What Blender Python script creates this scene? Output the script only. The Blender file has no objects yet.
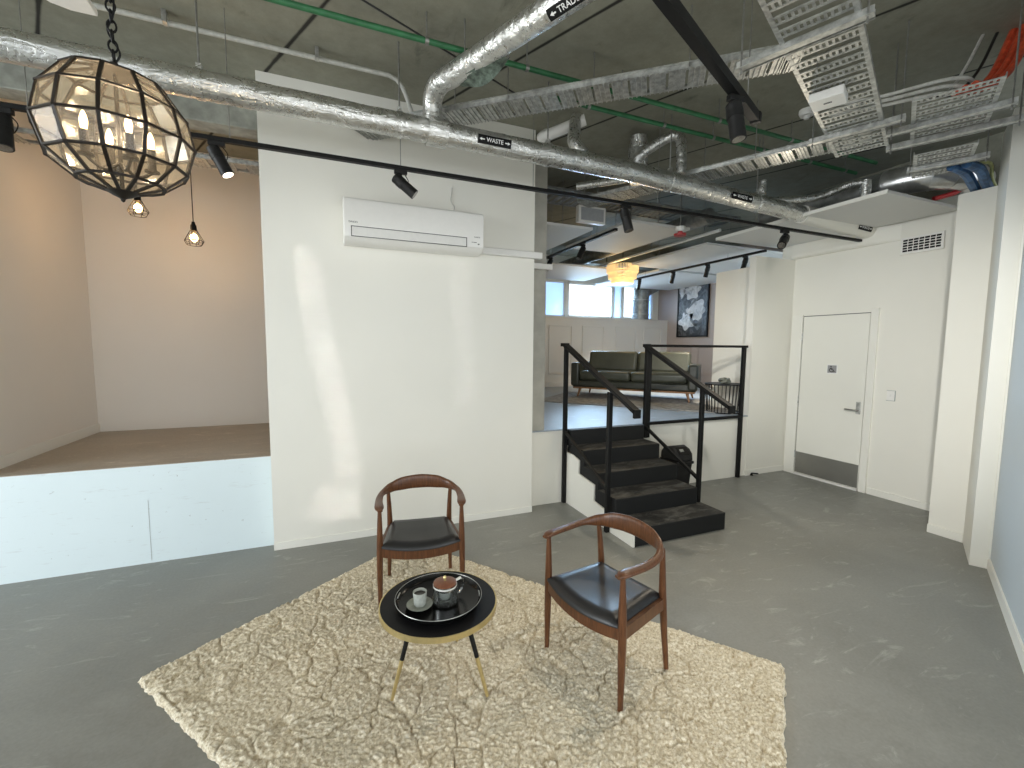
import bpy, bmesh, math, random
from mathutils import Vector, Matrix, noise
from math import sin, cos, pi, radians as rad, atan2, sqrt, hypot
random.seed(7)
S = bpy.context.scene
C = S.collection
V = Vector

# ------------------------------------------------------------------ materials
class NT:
    def __init__(s, name):
        s.m = bpy.data.materials.new(name); s.m.use_nodes = True
        s.t = s.m.node_tree; s.n = s.t.nodes; s.l = s.t.links
        s.b = s.n['Principled BSDF']; s.tc = None
    def node(s, ty, **kw):
        n = s.n.new(ty)
        for k, v in kw.items():
            if hasattr(n, k): setattr(n, k, v)
            else: n.inputs[k].default_value = v
        return n
    def co(s, scale=(1, 1, 1), rot=(0, 0, 0)):
        if not s.tc: s.tc = s.node('ShaderNodeTexCoord')
        mp = s.node('ShaderNodeMapping')
        mp.inputs['Scale'].default_value = scale; mp.inputs['Rotation'].default_value = rot
        s.l.new(s.tc.outputs['Object'], mp.inputs[0]); return mp.outputs[0]
    def noise(s, co, scale, detail=4, rough=.55, dist=0):
        n = s.node('ShaderNodeTexNoise'); n.inputs['Scale'].default_value = scale
        n.inputs['Detail'].default_value = detail; n.inputs['Roughness'].default_value = rough
        n.inputs['Distortion'].default_value = dist
        s.l.new(co, n.inputs['Vector']); return n.outputs['Fac']
    def ramp(s, fac, *stops):
        r = s.node('ShaderNodeValToRGB'); e = r.color_ramp.elements
        while len(e) < len(stops): e.new(.5)
        for i, (p, c) in enumerate(stops):
            e[i].position = p; e[i].color = (*c, 1) if not isinstance(c, (int, float)) else (c, c, c, 1)
        s.l.new(fac, r.inputs[0]); return r.outputs[0]
    def mix(s, fac, a, b, mode='MIX'):
        m = s.node('ShaderNodeMix'); m.data_type = 'RGBA'; m.blend_type = mode
        for k, x in ((0, fac), (6, a), (7, b)):
            if hasattr(x, 'is_linked'): s.l.new(x, m.inputs[k])
            else: m.inputs[k].default_value = x if k == 0 else ((*x, 1) if len(x) == 3 else x)
        return m.outputs[2]
    def math(s, op, a, b=0):
        m = s.node('ShaderNodeMath'); m.operation = op
        for k, x in ((0, a), (1, b)):
            if hasattr(x, 'is_linked'): s.l.new(x, m.inputs[k])
            else: m.inputs[k].default_value = x
        return m.outputs[0]
    def bump(s, h, strength=.3, dist=.01):
        b = s.node('ShaderNodeBump'); b.inputs['Strength'].default_value = strength
        b.inputs['Distance'].default_value = dist
        s.l.new(h, b.inputs['Height']); s.l.new(b.outputs[0], s.b.inputs['Normal'])
    def set(s, col=None, rough=.5, metal=0, **kw):
        i = s.b.inputs
        if col is not None:
            if hasattr(col, 'is_linked'): s.l.new(col, i['Base Color'])
            else: i['Base Color'].default_value = (*col, 1)
        if hasattr(rough, 'is_linked'): s.l.new(rough, i['Roughness'])
        else: i['Roughness'].default_value = rough
        i['Metallic'].default_value = metal
        for k, v in kw.items(): i[k].default_value = v
        return s.m

def plain(name, col, rough=.5, metal=0, var=.12, scale=30, bump=0, **kw):
    t = NT(name); co = t.co(); f = t.noise(co, scale, 3)
    a = tuple(max(0, c * (1 - var)) for c in col); b = tuple(min(1, c * (1 + var)) for c in col)
    t.set(t.ramp(f, (.35, a), (.65, b)), rough, metal, **kw)
    if bump: t.bump(f, bump, .004)
    return t.m

def emit(name, col, strength):
    t = NT(name); t.set(col, .4)
    t.b.inputs['Emission Color'].default_value = (*col, 1)
    t.b.inputs['Emission Strength'].default_value = strength
    return t.m

def wall_paint(name, col, scuff=0, rough=.55):
    t = NT(name); co = t.co()
    f = t.noise(co, 1.2, 3); c = t.ramp(f, (.3, tuple(x * .965 for x in col)), (.7, col))
    if scuff:
        d = t.noise(t.co((1, 1, 1.6)), 16, 6, .75); sp = t.ramp(d, (.0, 1), (.665, 1), (.70, .0))
        c = t.mix(t.math('MULTIPLY', t.math('SUBTRACT', 1, sp), scuff), c, (.22, .22, .21))
        g = t.noise(t.co((2, 2, 14)), 3, 5, .7); sc = t.ramp(g, (.0, 1), (.60, 1), (.70, 0))
        c = t.mix(t.math('MULTIPLY', t.math('SUBTRACT', 1, sc), scuff * .35), c, (.42, .42, .41))
    t.set(c, rough)
    t.bump(t.noise(co, 60, 3), .05, .004)
    return t.m

M = {}
M['wall'] = wall_paint('white_wall_paint', (.80, .785, .715))
M['wall_warm'] = wall_paint('alcove_wall_paint', (.80, .765, .705))
M['wall_blue_lit'] = wall_paint('blue_lit_white_paint', (.50, .545, .565))  # white paint with the bluish daylight of the right wall put into its colour
M['riser'] = wall_paint('scuffed_white_paint', (.70, .80, .83), .8)
M['wall_pink'] = wall_paint('blush_wall_paint', (.46, .385, .345))
M['wall_grey'] = wall_paint('greige_wall_paint', (.66, .635, .60))
M['trim'] = wall_paint('white_gloss_trim', (.82, .81, .745), 0, .35)
M['door'] = wall_paint('white_door_paint', (.81, .80, .73), 0, .4)
M['plaster'] = wall_paint('ceiling_board', (.70, .70, .68), 0, .7)
M['panel_edge'] = M['trim']

def concrete_floor(name, c1, c2, c3, rough=(.32, .6)):
    t = NT(name); co = t.co()
    a = t.noise(co, 1.1, 6, .6, .6); b = t.noise(co, 7, 8, .7, .8); f = t.noise(co, 60, 4, .6)
    c = t.ramp(a, (.3, c1), (.52, c2), (.75, c3))
    c = t.mix(.5, c, t.ramp(b, (.3, tuple(x * .72 for x in c2)), (.7, tuple(x * 1.25 for x in c2))))
    c = t.mix(.25, c, t.ramp(f, (.3, tuple(x * .7 for x in c2)), (.7, tuple(x * 1.3 for x in c2))))
    s = t.noise(t.co((1, 3.2, 1), (0, 0, .5)), 2.2, 8, .72, 1.6)
    c = t.mix(t.math('MULTIPLY', t.ramp(s, (.0, 0), (.57, 0), (.70, 1)), .40), c, tuple(min(1, x * 1.8) for x in c3))
    t.set(c, t.ramp(b, (.3, rough[0]), (.7, rough[1])))
    t.bump(b, .06, .01); return t.m
M['floor'] = concrete_floor('polished_concrete', (.16, .164, .150), (.225, .228, .21), (.30, .302, .28))
M['floor_alcove'] = concrete_floor('brown_concrete', (.30, .265, .22), (.42, .375, .315), (.52, .47, .40), (.5, .75))
M['floor_up'] = concrete_floor('upper_floor_concrete', (.25, .285, .32), (.32, .36, .40), (.37, .42, .49), (.40, .58))

def ceiling_mat():
    t = NT('raw_ceiling_concrete'); co = t.co()
    a = t.noise(co, .8, 6, .6, .5); b = t.noise(co, 8, 8, .75)
    c = t.ramp(a, (.3, (.215, .213, .167)), (.7, (.285, .283, .222)))
    c = t.mix(.35, c, t.ramp(b, (.3, (.17, .168, .13)), (.7, (.39, .386, .31))))
    st = t.noise(t.co((1.5, .6, 1)), 2.3, 6, .7, .8)
    c = t.mix(t.math('MULTIPLY', t.ramp(st, (0, 0), (.6, 0), (.72, 1)), .45), c, (.055, .054, .042))
    sp = t.node('ShaderNodeSeparateXYZ'); t.l.new(t.tc.outputs['Object'], sp.inputs[0])
    u = t.math('ADD', t.math('MULTIPLY', sp.outputs[0], .9026), t.math('MULTIPLY', sp.outputs[1], .4305))
    w = t.math('SUBTRACT', t.math('DIVIDE', t.math('ADD', u, 20 * 1.17 - .16 + .585), 1.17), 0)
    fr = t.math('ABSOLUTE', t.math('SUBTRACT', t.math('FRACT', w), .5))
    wob = t.math('MULTIPLY', t.noise(co, 5, 4), .012)
    j = t.ramp(t.math('ADD', fr, wob), (.0, 1), (.012, 1), (.021, 0))
    c = t.mix(j, c, (.018, .017, .013))
    t.set(c, .85); t.bump(b, .15, .01); return t.m
M['ceiling'] = ceiling_mat()
M['beam'] = plain('beam_concrete', (.30, .31, .275), .85, 0, .22, 9, .2)
M['column'] = plain('column_concrete', (.40, .39, .345), .8, 0, .10, 6, .1)

def foil(name='foil_wrap', sc=(.7, 2.2, 2.2)):
    t = NT(name); co = t.co()
    a = t.noise(t.co(sc), 6, 4, .6, 1.6); b = t.noise(co, 22, 4, .6, 1.5)
    h = t.math('ADD', a, t.math('MULTIPLY', b, .35))
    t.set(t.ramp(a, (.3, (.50, .50, .48)), (.7, (.74, .74, .71))), t.ramp(b, (.3, .20), (.7, .42)), .92)
    t.bump(h, .55, .022); return t.m
M['foil'] = foil()
M['galv'] = plain('galvanised_steel', (.47, .475, .455), .45, .8, .25, 25, .05)
M['galv_dull'] = plain('dull_galvanised', (.30, .31, .30), .5, .7, .2, 12)
M['rod'] = plain('zinc_rod', (.30, .30, .28), .45, .8)
M['spiral'] = plain('spiral_duct_steel', (.62, .62, .62), .28, .9, .15, 8)
M['black'] = plain('black_powder_coat', (.006, .006, .006), .5, .0, .2, **{'Specular IOR Level': .22})
M['blackmetal'] = plain('black_spotlight_body', (.008, .008, .008), .45, 0, .2, **{'Specular IOR Level': .3})
M['green'] = plain('green_pipe', (.030, .150, .060), .5, 0, .2, 12)
M['conduit'] = plain('pale_conduit', (.46, .46, .42), .5)
M['red'] = plain('red_pipe', (.42, .03, .03), .4)
M['orange'] = plain('orange_conduit', (.62, .09, .035), .5, 0, .2)
M['bluebag'] = plain('blue_cable_sheath', (.04, .11, .24), .5, 0, .35, 20)
M['cable_w'] = plain('pale_cable', (.60, .59, .55), .5)
M['cable_k'] = plain('black_cable', (.02, .02, .02), .5)
M['brass'] = plain('brushed_brass', (.62, .50, .24), .35, .85, .08)
M['white_plastic'] = plain('white_plastic', (.80, .79, .755), .32, 0, .01)
M['white_dull'] = plain('off_white_plastic', (.74, .73, .70), .45, 0, .02)
M['line'] = plain('dark_seam', (.10, .10, .095), .6)
M['galv_seam'] = plain('grey_seam', (.38, .40, .40), .7)
M['steel'] = plain('brushed_stainless', (.33, .325, .30), .42, .85, .03, 6)
M['label_k'] = plain('black_label', (.008, .008, .008), .6, **{'Specular IOR Level': .2})
M['label_w'] = plain('white_lettering', (.82, .82, .80), .5, 0, .02)
M['greysign'] = plain('grey_sign_face', (.36, .37, .38), .4, 0, .05)
M['bronze'] = plain('dark_bronze_came', (.012, .008, .005), .5, 0, **{'Specular IOR Level': .3})
M['rim'] = plain('polished_rim', (.45, .45, .43), .3, .9)
def stairs_mat():
    t = NT('black_stair_rubber'); co = t.co()
    f = t.noise(t.co((1, 2, 1)), 4, 7, .75, 1.0); g = t.noise(co, 80, 3)
    gn = t.node('ShaderNodeNewGeometry'); sx = t.node('ShaderNodeSeparateXYZ'); t.l.new(gn.outputs['Normal'], sx.inputs[0])
    up = t.math('GREATER_THAN', sx.outputs[2], .8)      # dust lies on the treads only
    k = t.math('MULTIPLY', t.math('MULTIPLY', t.ramp(f, (0, 0), (.46, .05), (.66, 1)), .6), up)
    c = t.mix(k, (.014, .0145, .0145), (.15, .15, .14))
    t.set(c, .62, **{'Specular IOR Level': .25}); t.bump(g, .12, .003)
    return t.m
M['stairs'] = stairs_mat()
def wood(name, dark, mid, light, rough=.34):
    t = NT(name); co = t.co((9, 9, 1.2))
    a = t.noise(co, 6, 6, .6, 1.2); b = t.noise(t.co((60, 60, 3)), 3, 4, .6)
    c = t.ramp(a, (.28, dark), (.5, mid), (.72, light))
    c = t.mix(.35, c, t.ramp(b, (.3, dark), (.7, light)))
    t.set(c, rough, **{'Coat Weight': .12, 'Coat Roughness': .2, 'Specular IOR Level': .35}); return t.m
M['walnut'] = wood('walnut_wood', (.042, .015, .007), (.098, .038, .015), (.165, .068, .028))
M['oakleg'] = wood('oak_leg', (.15, .07, .03), (.28, .14, .06), (.36, .20, .10), .45)
M['lidwood'] = wood('teapot_lid_wood', (.10, .035, .018), (.17, .065, .035), (.23, .095, .05))
def leather(name, col, rough=.38):
    t = NT(name); v = t.node('ShaderNodeTexVoronoi'); v.inputs['Scale'].default_value = 260
    t.l.new(t.co(), v.inputs['Vector']); f = t.noise(t.co(), 5, 4)
    t.set(t.ramp(f, (.3, tuple(x * .8 for x in col)), (.7, tuple(x * 1.2 for x in col))), rough)
    t.bump(v.outputs['Distance'], .12, .002); return t.m
M['leather_k'] = leather('black_leather', (.012, .012, .013), .36)
M['leather_g'] = leather('dark_green_leather', (.034, .037, .028), .36)
M['leather_gs'] = leather('olive_green_leather', (.050, .054, .038), .40)
M['tabletop'] = plain('black_table_top', (.005, .005, .006), .5, 0, .1, **{'Specular IOR Level': .2})
M['lacquer'] = plain('black_lacquer', (.005, .005, .005), .2, 0, .1, **{'Specular IOR Level': .2})
M['ceramic'] = plain('speckled_pale_ceramic', (.40, .42, .385), .3, 0, .15, 60)
M['ceramic_w'] = plain('white_ceramic', (.70, .70, .66), .2, 0, .05)
M['saucer'] = plain('grey_green_ceramic', (.23, .25, .215), .35, 0, .15, 50)
M['coffee'] = plain('dark_coffee', (.02, .013, .008), .1)
M['greyrug'] = plain('grey_rug_pile', (.30, .29, .275), .95, 0, .25, 14, .3)
M['binblack'] = plain('black_bin_plastic', (.011, .011, .012), .42, **{'Specular IOR Level': .3})
M['stone'] = plain('olive_grey_ornament', (.13, .135, .11), .7, 0, .3, 30, .2)

def glassy(name, tint, gloss=.12, rough=.03, body=0, bodycol=(1, 1, 1), fres=.8):
    t = NT(name); n = t.n; n.remove(t.b)
    tr = t.node('ShaderNodeBsdfTransparent'); tr.inputs[0].default_value = (*tint, 1)
    gl = t.node('ShaderNodeBsdfGlossy'); gl.inputs['Roughness'].default_value = rough
    lw = t.node('ShaderNodeLayerWeight'); lw.inputs[0].default_value = .35
    f = t.math('ADD', t.math('MULTIPLY', lw.outputs['Fresnel'], fres), gloss)
    mx = t.node('ShaderNodeMixShader'); t.l.new(f, mx.inputs[0]); t.l.new(tr.outputs[0], mx.inputs[1]); t.l.new(gl.outputs[0], mx.inputs[2])
    out = mx.outputs[0]
    if body:
        df = t.node('ShaderNodeBsdfDiffuse'); df.inputs[0].default_value = (*bodycol, 1)
        tl = t.node('ShaderNodeBsdfTranslucent'); tl.inputs[0].default_value = (*bodycol, 1)
        ad = t.node('ShaderNodeMixShader'); ad.inputs[0].default_value = .5
        t.l.new(df.outputs[0], ad.inputs[1]); t.l.new(tl.outputs[0], ad.inputs[2])
        m2 = t.node('ShaderNodeMixShader')
        fn = t.noise(t.co(), 6, 3); t.l.new(t.math('MULTIPLY', t.ramp(fn, (.3, .4), (.7, 1)), body), m2.inputs[0])
        t.l.new(out, m2.inputs[1]); t.l.new(ad.outputs[0], m2.inputs[2]); out = m2.outputs[0]
    t.l.new(out, t.n['Material Output'].inputs[0]); return t.m
M['lampglass'] = glassy('seeded_lantern_glass', (.86, .835, .77), .03, .16, .10, (.78, .72, .61), .22)
M['clear'] = glassy('clear_glass', (.88, .91, .90), .16, .03, .05, (.8, .82, .8))
M['bulbglass'] = glassy('amber_bulb_glass', (1, .85, .62), .05, .05)
M['pane'] = glassy('window_glass', (.96, .98, 1), .02, .01)
M['bulb'] = emit('lit_bulb', (1, .74, .38), 9)
M['filament'] = emit('lit_filament', (1, .60, .24), 11)
M['lens_on'] = emit('lit_spot_lens', (1, .90, .72), 7)
M['lens_off'] = plain('spot_reflector', (.32, .30, .27), .2, .8, .2)
M['glowglass'] = emit('lit_glass_rods', (1, .78, .42), .42)

# ------------------------------------------------------------------ mesh builder
class MB:
    def __init__(s): s.v = []; s.f = []
    def add(s, vs, fs):
        b = len(s.v); s.v += [tuple(v) for v in vs]; s.f += [tuple(b + i for i in f) for f in fs]; return s
    def box(s, lo, hi, mt=None):
        x0, y0, z0 = lo; x1, y1, z1 = hi
        vs = [V(p) for p in ((x0, y0, z0), (x1, y0, z0), (x1, y1, z0), (x0, y1, z0), (x0, y0, z1), (x1, y0, z1), (x1, y1, z1), (x0, y1, z1))]
        if mt is not None: vs = [mt @ v for v in vs]
        return s.add(vs, [(3, 2, 1, 0), (4, 5, 6, 7), (0, 1, 5, 4), (1, 2, 6, 5), (2, 3, 7, 6), (3, 0, 4, 7)])
    def bar(s, a, b, w, h, up=(0, 0, 1)):
        a, b = V(a), V(b); d = (b - a); L = d.length; d.normalize(); up = V(up)
        if abs(d.dot(up)) > .98: up = V((1, 0, 0))
        r = d.cross(up).normalized(); u = r.cross(d)
        m = Matrix((r, d, u)).transposed().to_4x4(); m.translation = a
        return s.box((-w / 2, 0, -h / 2), (w / 2, L, h / 2), m)
    def prism(s, poly, z0, z1, mt=None):
        n = len(poly); vs = [V((p[0], p[1], z0)) for p in poly] + [V((p[0], p[1], z1)) for p in poly]
        if mt is not None: vs = [mt @ v for v in vs]
        return s.add(vs, [tuple(range(n))[::-1], tuple(range(n, 2 * n))] + [(i, (i + 1) % n, n + (i + 1) % n, n + i) for i in range(n)])
    def tube(s, pts, r, seg=12, cap=True, jit=0, rs=None):
        pts = [V(p) for p in pts]; n = len(pts); rings = []
        t = (pts[1] - pts[0]).normalized(); ref = V((0, 0, 1)) if abs(t.z) < .9 else V((1, 0, 0))
        u = t.cross(ref).normalized()
        for i, p in enumerate(pts):
            t = ((pts[min(i + 1, n - 1)] - p).normalized() + (p - pts[max(i - 1, 0)]).normalized())
            t.normalize(); u = (u - t * u.dot(t)).normalized(); w = t.cross(u)
            rr = rs[i] if rs else r; ring = []
            for k in range(seg):
                a = 2 * pi * k / seg; q = rr
                dirv = u * cos(a) + w * sin(a)
                if jit: q = rr * (1 + jit * noise.noise((p + dirv * rr) * 9) + jit * .6 * noise.noise((p + dirv * rr) * 26))
                ring.append(p + dirv * q)
            rings.append(ring)
        vs = [v for r_ in rings for v in r_]
        fs = [(i * seg + k, i * seg + (k + 1) % seg, (i + 1) * seg + (k + 1) % seg, (i + 1) * seg + k) for i in range(n - 1) for k in range(seg)]
        if cap: fs += [tuple(range(seg))[::-1], tuple((n - 1) * seg + k for k in range(seg))]
        return s.add(vs, fs)
    def lathe(s, prof, seg=32, mt=None, close=True):
        vs = []; fs = []; n = len(prof)
        for r, z in prof:
            for k in range(seg):
                a = 2 * pi * k / seg; vs.append(V((r * cos(a), r * sin(a), z)))
        if mt is not None: vs = [mt @ v for v in vs]
        for i in range(n - 1):
            for k in range(seg): fs.append((i * seg + k, i * seg + (k + 1) % seg, (i + 1) * seg + (k + 1) % seg, (i + 1) * seg + k))
        if close:
            if prof[0][0] > 1e-4: fs.append(tuple(range(seg))[::-1])
            if prof[-1][0] > 1e-4: fs.append(tuple((n - 1) * seg + k for k in range(seg)))
        return s.add(vs, fs)
    def sphere(s, c, r, seg=16, rings=10, sc=(1, 1, 1)):
        mt = Matrix.Translation(V(c)) @ Matrix.Diagonal((*sc, 1))
        return s.lathe([(max(1e-5, r * sin(pi * i / rings)), -r * cos(pi * i / rings)) for i in range(rings + 1)], seg, mt)
    def torus(s, c, R, r, seg=32, rs=8, mt=None):
        pr = [(R + r * cos(2 * pi * i / rs), r * sin(2 * pi * i / rs)) for i in range(rs + 1)]
        m = Matrix.Translation(V(c)) @ (mt if mt is not None else Matrix.Identity(4))
        return s.lathe(pr, seg, m, False)
    def quad(s, *p): return s.add(p, [tuple(range(len(p)))])

def W(o):
    m = Matrix.Translation(o.location) @ o.rotation_euler.to_matrix().to_4x4()
    return W(o.parent) @ m if o.parent else m

def part(name, mb, mat, parent=None, local=False, smooth=40, bevel=0, bseg=2, sub=0):
    me = bpy.data.meshes.new(name); me.from_pydata(mb.v, [], mb.f)
    if parent is not None and not local: me.transform(W(parent).inverted())
    bm = bmesh.new(); bm.from_mesh(me); bmesh.ops.remove_doubles(bm, verts=bm.verts, dist=1e-6)
    bmesh.ops.recalc_face_normals(bm, faces=bm.faces); bm.to_mesh(me); bm.free()
    me.materials.append(mat if not isinstance(mat, str) else M[mat])
    if smooth:
        me.polygons.foreach_set('use_smooth', [True] * len(me.polygons)); me.set_sharp_from_angle(angle=rad(smooth))
    o = bpy.data.objects.new(name, me); C.objects.link(o)
    if parent is not None: o.parent = parent
    if bevel:
        b = o.modifiers.new('bevel', 'BEVEL'); b.width = bevel; b.segments = bseg; b.limit_method = 'ANGLE'; b.angle_limit = rad(35)
    if sub:
        b = o.modifiers.new('subsurf', 'SUBSURF'); b.levels = sub; b.render_levels = sub
    return o

def tag(o, label, cat, group=None, kind=None):
    o['label'] = label; o['category'] = cat
    if group: o['group'] = group
    if kind: o['kind'] = kind
    return o
def thing(name, label, cat, loc=(0, 0, 0), rz=0, group=None):
    o = bpy.data.objects.new(name, None); C.objects.link(o); o.location = loc; o.rotation_euler = (0, 0, rz)
    o.empty_display_size = .1
    return tag(o, label, cat, group)
def struct(name, mb, mat, label, cat, parent=None, **kw):
    o = part(name, mb, mat, parent, **kw); o['kind'] = 'structure'
    if parent is None: tag(o, label, cat)
    return o
def dup(root, loc, rz, label):
    r = root.copy(); C.objects.link(r); r.location = loc; r.rotation_euler = (0, 0, rz); r['label'] = label
    for ch in [o for o in bpy.data.objects if o.parent == root]:
        c = ch.copy(); C.objects.link(c); c.parent = r
        for g in [o for o in bpy.data.objects if o.parent == ch]:
            d = g.copy(); C.objects.link(d); d.parent = c
    return r
def text_mesh(txt, size, align='CENTER'):
    cu = bpy.data.curves.new('lettering', 'FONT'); cu.body = txt; cu.size = size
    cu.align_x = align; cu.align_y = 'CENTER'; cu.offset = size * .012
    o = bpy.data.objects.new('lettering', cu); C.objects.link(o)
    bpy.context.view_layer.update(); me = bpy.data.meshes.new_from_object(o.evaluated_get(bpy.context.evaluated_depsgraph_get()))
    mb = MB(); mb.add([v.co.copy() for v in me.vertices], [tuple(p.vertices) for p in me.polygons])
    bpy.data.objects.remove(o); bpy.data.curves.remove(cu); bpy.data.meshes.remove(me); return mb
def xf(mb, f): mb.v = [tuple(f(V(v))) for v in mb.v]; return mb
def arc(c, a0, a1, r, ux, uy, n=10):
    c, ux, uy = V(c), V(ux), V(uy)
    return [c + ux * (r * cos(a0 + (a1 - a0) * i / n)) + uy * (r * sin(a0 + (a1 - a0) * i / n)) for i in range(n + 1)]
def smooth_path(pts, n=8):
    pts = [V(p) for p in pts]; P = [pts[0] * 2 - pts[1]] + pts + [pts[-1] * 2 - pts[-2]]; out = []
    for i in range(1, len(P) - 2):
        p0, p1, p2, p3 = P[i - 1:i + 3]
        for k in range(n):
            t = k / n
            out.append(.5 * ((2 * p1) + (p2 - p0) * t + (2 * p0 - 5 * p1 + 4 * p2 - p3) * t * t + (3 * p1 - p0 - 3 * p2 + p3) * t ** 3))
    return out + [pts[-1]]
GA = atan2(.4305, .9026)
def G(u, v, z=0): return V((u * .9026 - v * .4305, u * .4305 + v * .9026, z))
CZ = 3.77     # slab underside
LZ = .81      # upper floor level
AZ = .772     # alcove platform level

#SECTION_ROOM
# ------------------------------------------------------------------ room shell
floor_poly = [(-9, 4.2), (-9, -6), (7, -6), (7, 4.2)]
struct('floor', MB().prism(floor_poly, -.2, 0), 'floor', 'grey polished concrete floor of the lower room', 'floor')
struct('ceiling', MB().prism([(-9, 9.4), (-9, -6), (9, -6), (9, 9.4)], CZ, CZ + .2), 'ceiling', 'dark raw concrete ceiling slab with plank joints', 'ceiling')
struct('floor_alcove', MB().box((-9, 4.087, AZ - .1), (1.6, 5.95, AZ)), 'floor_alcove', 'brown grey concrete floor of the raised alcove on the left', 'floor')
struct('floor_upper', MB().box((1.7, 4.13, LZ - .1), (9, 9.2, LZ)), 'floor_up', 'pale grey shiny floor of the upper lounge', 'floor')
struct('wall_riser', MB().box((-9, 4.085, 0), (-.49, 4.2, AZ - .003)), 'riser', 'scuffed white front of the raised alcove platform', 'wall')
j = part('panel_joint', MB().box((-1.347, 4.0835, .02), (-1.344, 4.0855, .50)), 'galv_seam', None); j['kind'] = 'structure'; tag(j, 'thin upright joint in the scuffed white platform front', 'joint')
struct('wall_middle', MB().box((-.49, 3.976, 0), (1.857, 4.11, CZ)), 'wall', 'tall white wall panel carrying the air conditioner', 'wall')
struct('baseboard_middle', MB().box((-.492, 3.967, 0), (1.86, 3.978, .062)), 'trim', 'flush white baseboard under the air conditioner wall', 'baseboard')
struct('wall_alcove_back', MB().box((-2.5, 5.84, AZ), (1.8, 5.95, CZ)), 'wall_warm', 'back wall of the alcove in warm lamplight', 'wall')
struct('wall_alcove_left', MB().box((-2.45, 4.1, AZ), (-2.3, 5.84, CZ)), 'wall_warm', 'left side wall of the raised alcove', 'wall')
struct('wall_alcove_right', MB().box((1.55, 4.12, AZ), (1.7, 5.84, CZ)), 'wall_warm', 'right end wall of the alcove behind the tall white panel', 'wall')
struct('baseboard_alcove', MB().box((-2.3, 4.1, AZ), (-2.288, 5.84, AZ + .09)), 'trim', 'white baseboard along the left alcove wall', 'baseboard')
struct('wall_front_left', MB().box((-9, 4.1, AZ), (-2.45, 4.2, CZ)), 'wall', 'white wall left of the alcove outside the picture', 'wall')
bm_ = MB().box((-2.3, 4.125, 3.395), (1.55, 4.32, CZ - .002))
struct('beam_alcove', bm_, 'beam', 'rough grey concrete beam over the alcove opening', 'beam', bevel=.008)
# riser under the upper lounge, concrete column, facade of the corridor
struct('wall_landing', MB().box((1.7, 4.12, 0), (5.09, 4.2, LZ - .012)), 'wall', 'low white wall below the upper lounge floor', 'wall')
struct('trim_landing', MB().box((1.7, 4.112, LZ - .012), (5.09, 4.22, LZ + .001)), 'floor_up', 'concrete lip along the edge of the upper lounge', 'trim')
struct('column', MB().box((1.72, 4.14, LZ), (2.072, 4.5, CZ)), 'column', 'bare grey concrete column right of the air conditioner wall', 'column')
struct('wall_corridor', MB().box((5.07, 4.11, 0), (5.9, 4.21, 2.885)), 'wall', 'white wall end left of the accessible door', 'wall')
struct('baseboard_corridor', MB().box((5.068, 4.098, 0), (5.8, 4.112, .075)), 'trim', 'white baseboard on the short wall left of the door', 'baseboard')
struct('wall_partition', MB().box((5.3, 4.21, LZ), (5.43, 4.955, 2.807)), 'wall', 'white partition behind the landing rail', 'wall')
struct('wall_door', MB().box((5.8, 2.0, 0), (5.95, 4.3, 3.235)), 'wall', 'white wall holding the accessible toilet door', 'wall')
struct('baseboard_door', MB().box((5.787, 2.1, 0), (5.802, 3.06, .075)), 'trim', 'white baseboard right of the accessible door', 'baseboard')
# boxed bulkhead on the door wall
pts = [(5.8, 3.235), (5.715, 3.235), (5.715, 2.935), (5.725, 2.905), (5.75, 2.893), (5.8, 2.89)]
mb = MB(); n = len(pts)
for i, y in enumerate((2.93, 3.05, 3.25, 4.11)):
    k = (.01, .3, .8, 1.0)[i]
    mb.v += [(5.8 - (5.8 - p[0]) * k, y, p[1]) for p in pts]
for i in range(3):
    mb.f += [(i * n + a, i * n + (a + 1) % n, (i + 1) * n + (a + 1) % n, (i + 1) * n + a) for a in range(n)]
mb.f += [tuple(range(n)), tuple(3 * n + a for a in range(n))]
struct('trim_bulkhead', mb, 'wall', 'soft white bulkhead above the accessible door', 'bulkhead', smooth=60)
struct('beam_corner', MB().box((5.96, 1.6, 3.0), (6.2, 4.3, CZ)), 'ceiling', 'dark concrete downstand beam above the door wall', 'beam')
struct('beam_lounge', MB().box((5.0, 8.0, 3.45), (7.7, 8.25, CZ)), 'ceiling', 'dark concrete beam across the lounge ceiling', 'beam')
# pillar and right hand wall (turned towards the shop front)
struct('wall_pillar', MB().prism([(5.12, 2.185), (5.9, 2.185), (5.9, 1.9), (5.12, 1.937)], 0, 3.055), 'wall', 'white pillar face between the door wall and the right wall', 'pillar')
struct('baseboard_pillar', MB().box((5.108, 1.935, 0), (5.125, 2.187, .075)), 'trim', 'white baseboard on the pillar right of the door', 'baseboard')
P2, P3, P4 = V((5.12, 1.937)), V((4.632, 1.704)), V((4.676, 1.617))
d = V((.9026, .4305)); o_ = V((.4305, -.9026))
struct('trim_jamb', MB().prism([P2, P3, P4, P4 + d * .55 + o_ * .1, P2 + d * .1 + o_ * .2], 0, 3.45), 'wall', 'white projecting jamb beside the right hand wall', 'trim')
st = MB().prism([P4 + o_ * -.0005, P4 - d * .012, P4 - d * .012 + o_ * .03, P4 + o_ * .03], 0, 3.45)
struct('trim_jamb_edge', st, 'trim', 'thin shadow gap strip where jamb meets right wall', 'trim')
Q = P4 - d * 2.3
struct('wall_right', MB().prism([P4 + o_ * .012, Q + o_ * .012, Q + o_ * .15, P4 + o_ * .15], 0, CZ), 'wall_blue_lit', 'blue lit white wall at the right edge of the room', 'wall')
struct('baseboard_right', MB().prism([P4 - d * .013 + o_ * 0, Q, Q + o_ * .014, P4 - d * .013 + o_ * .014], 0, .09), 'trim', 'white baseboard along the right edge wall', 'baseboard')
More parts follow.
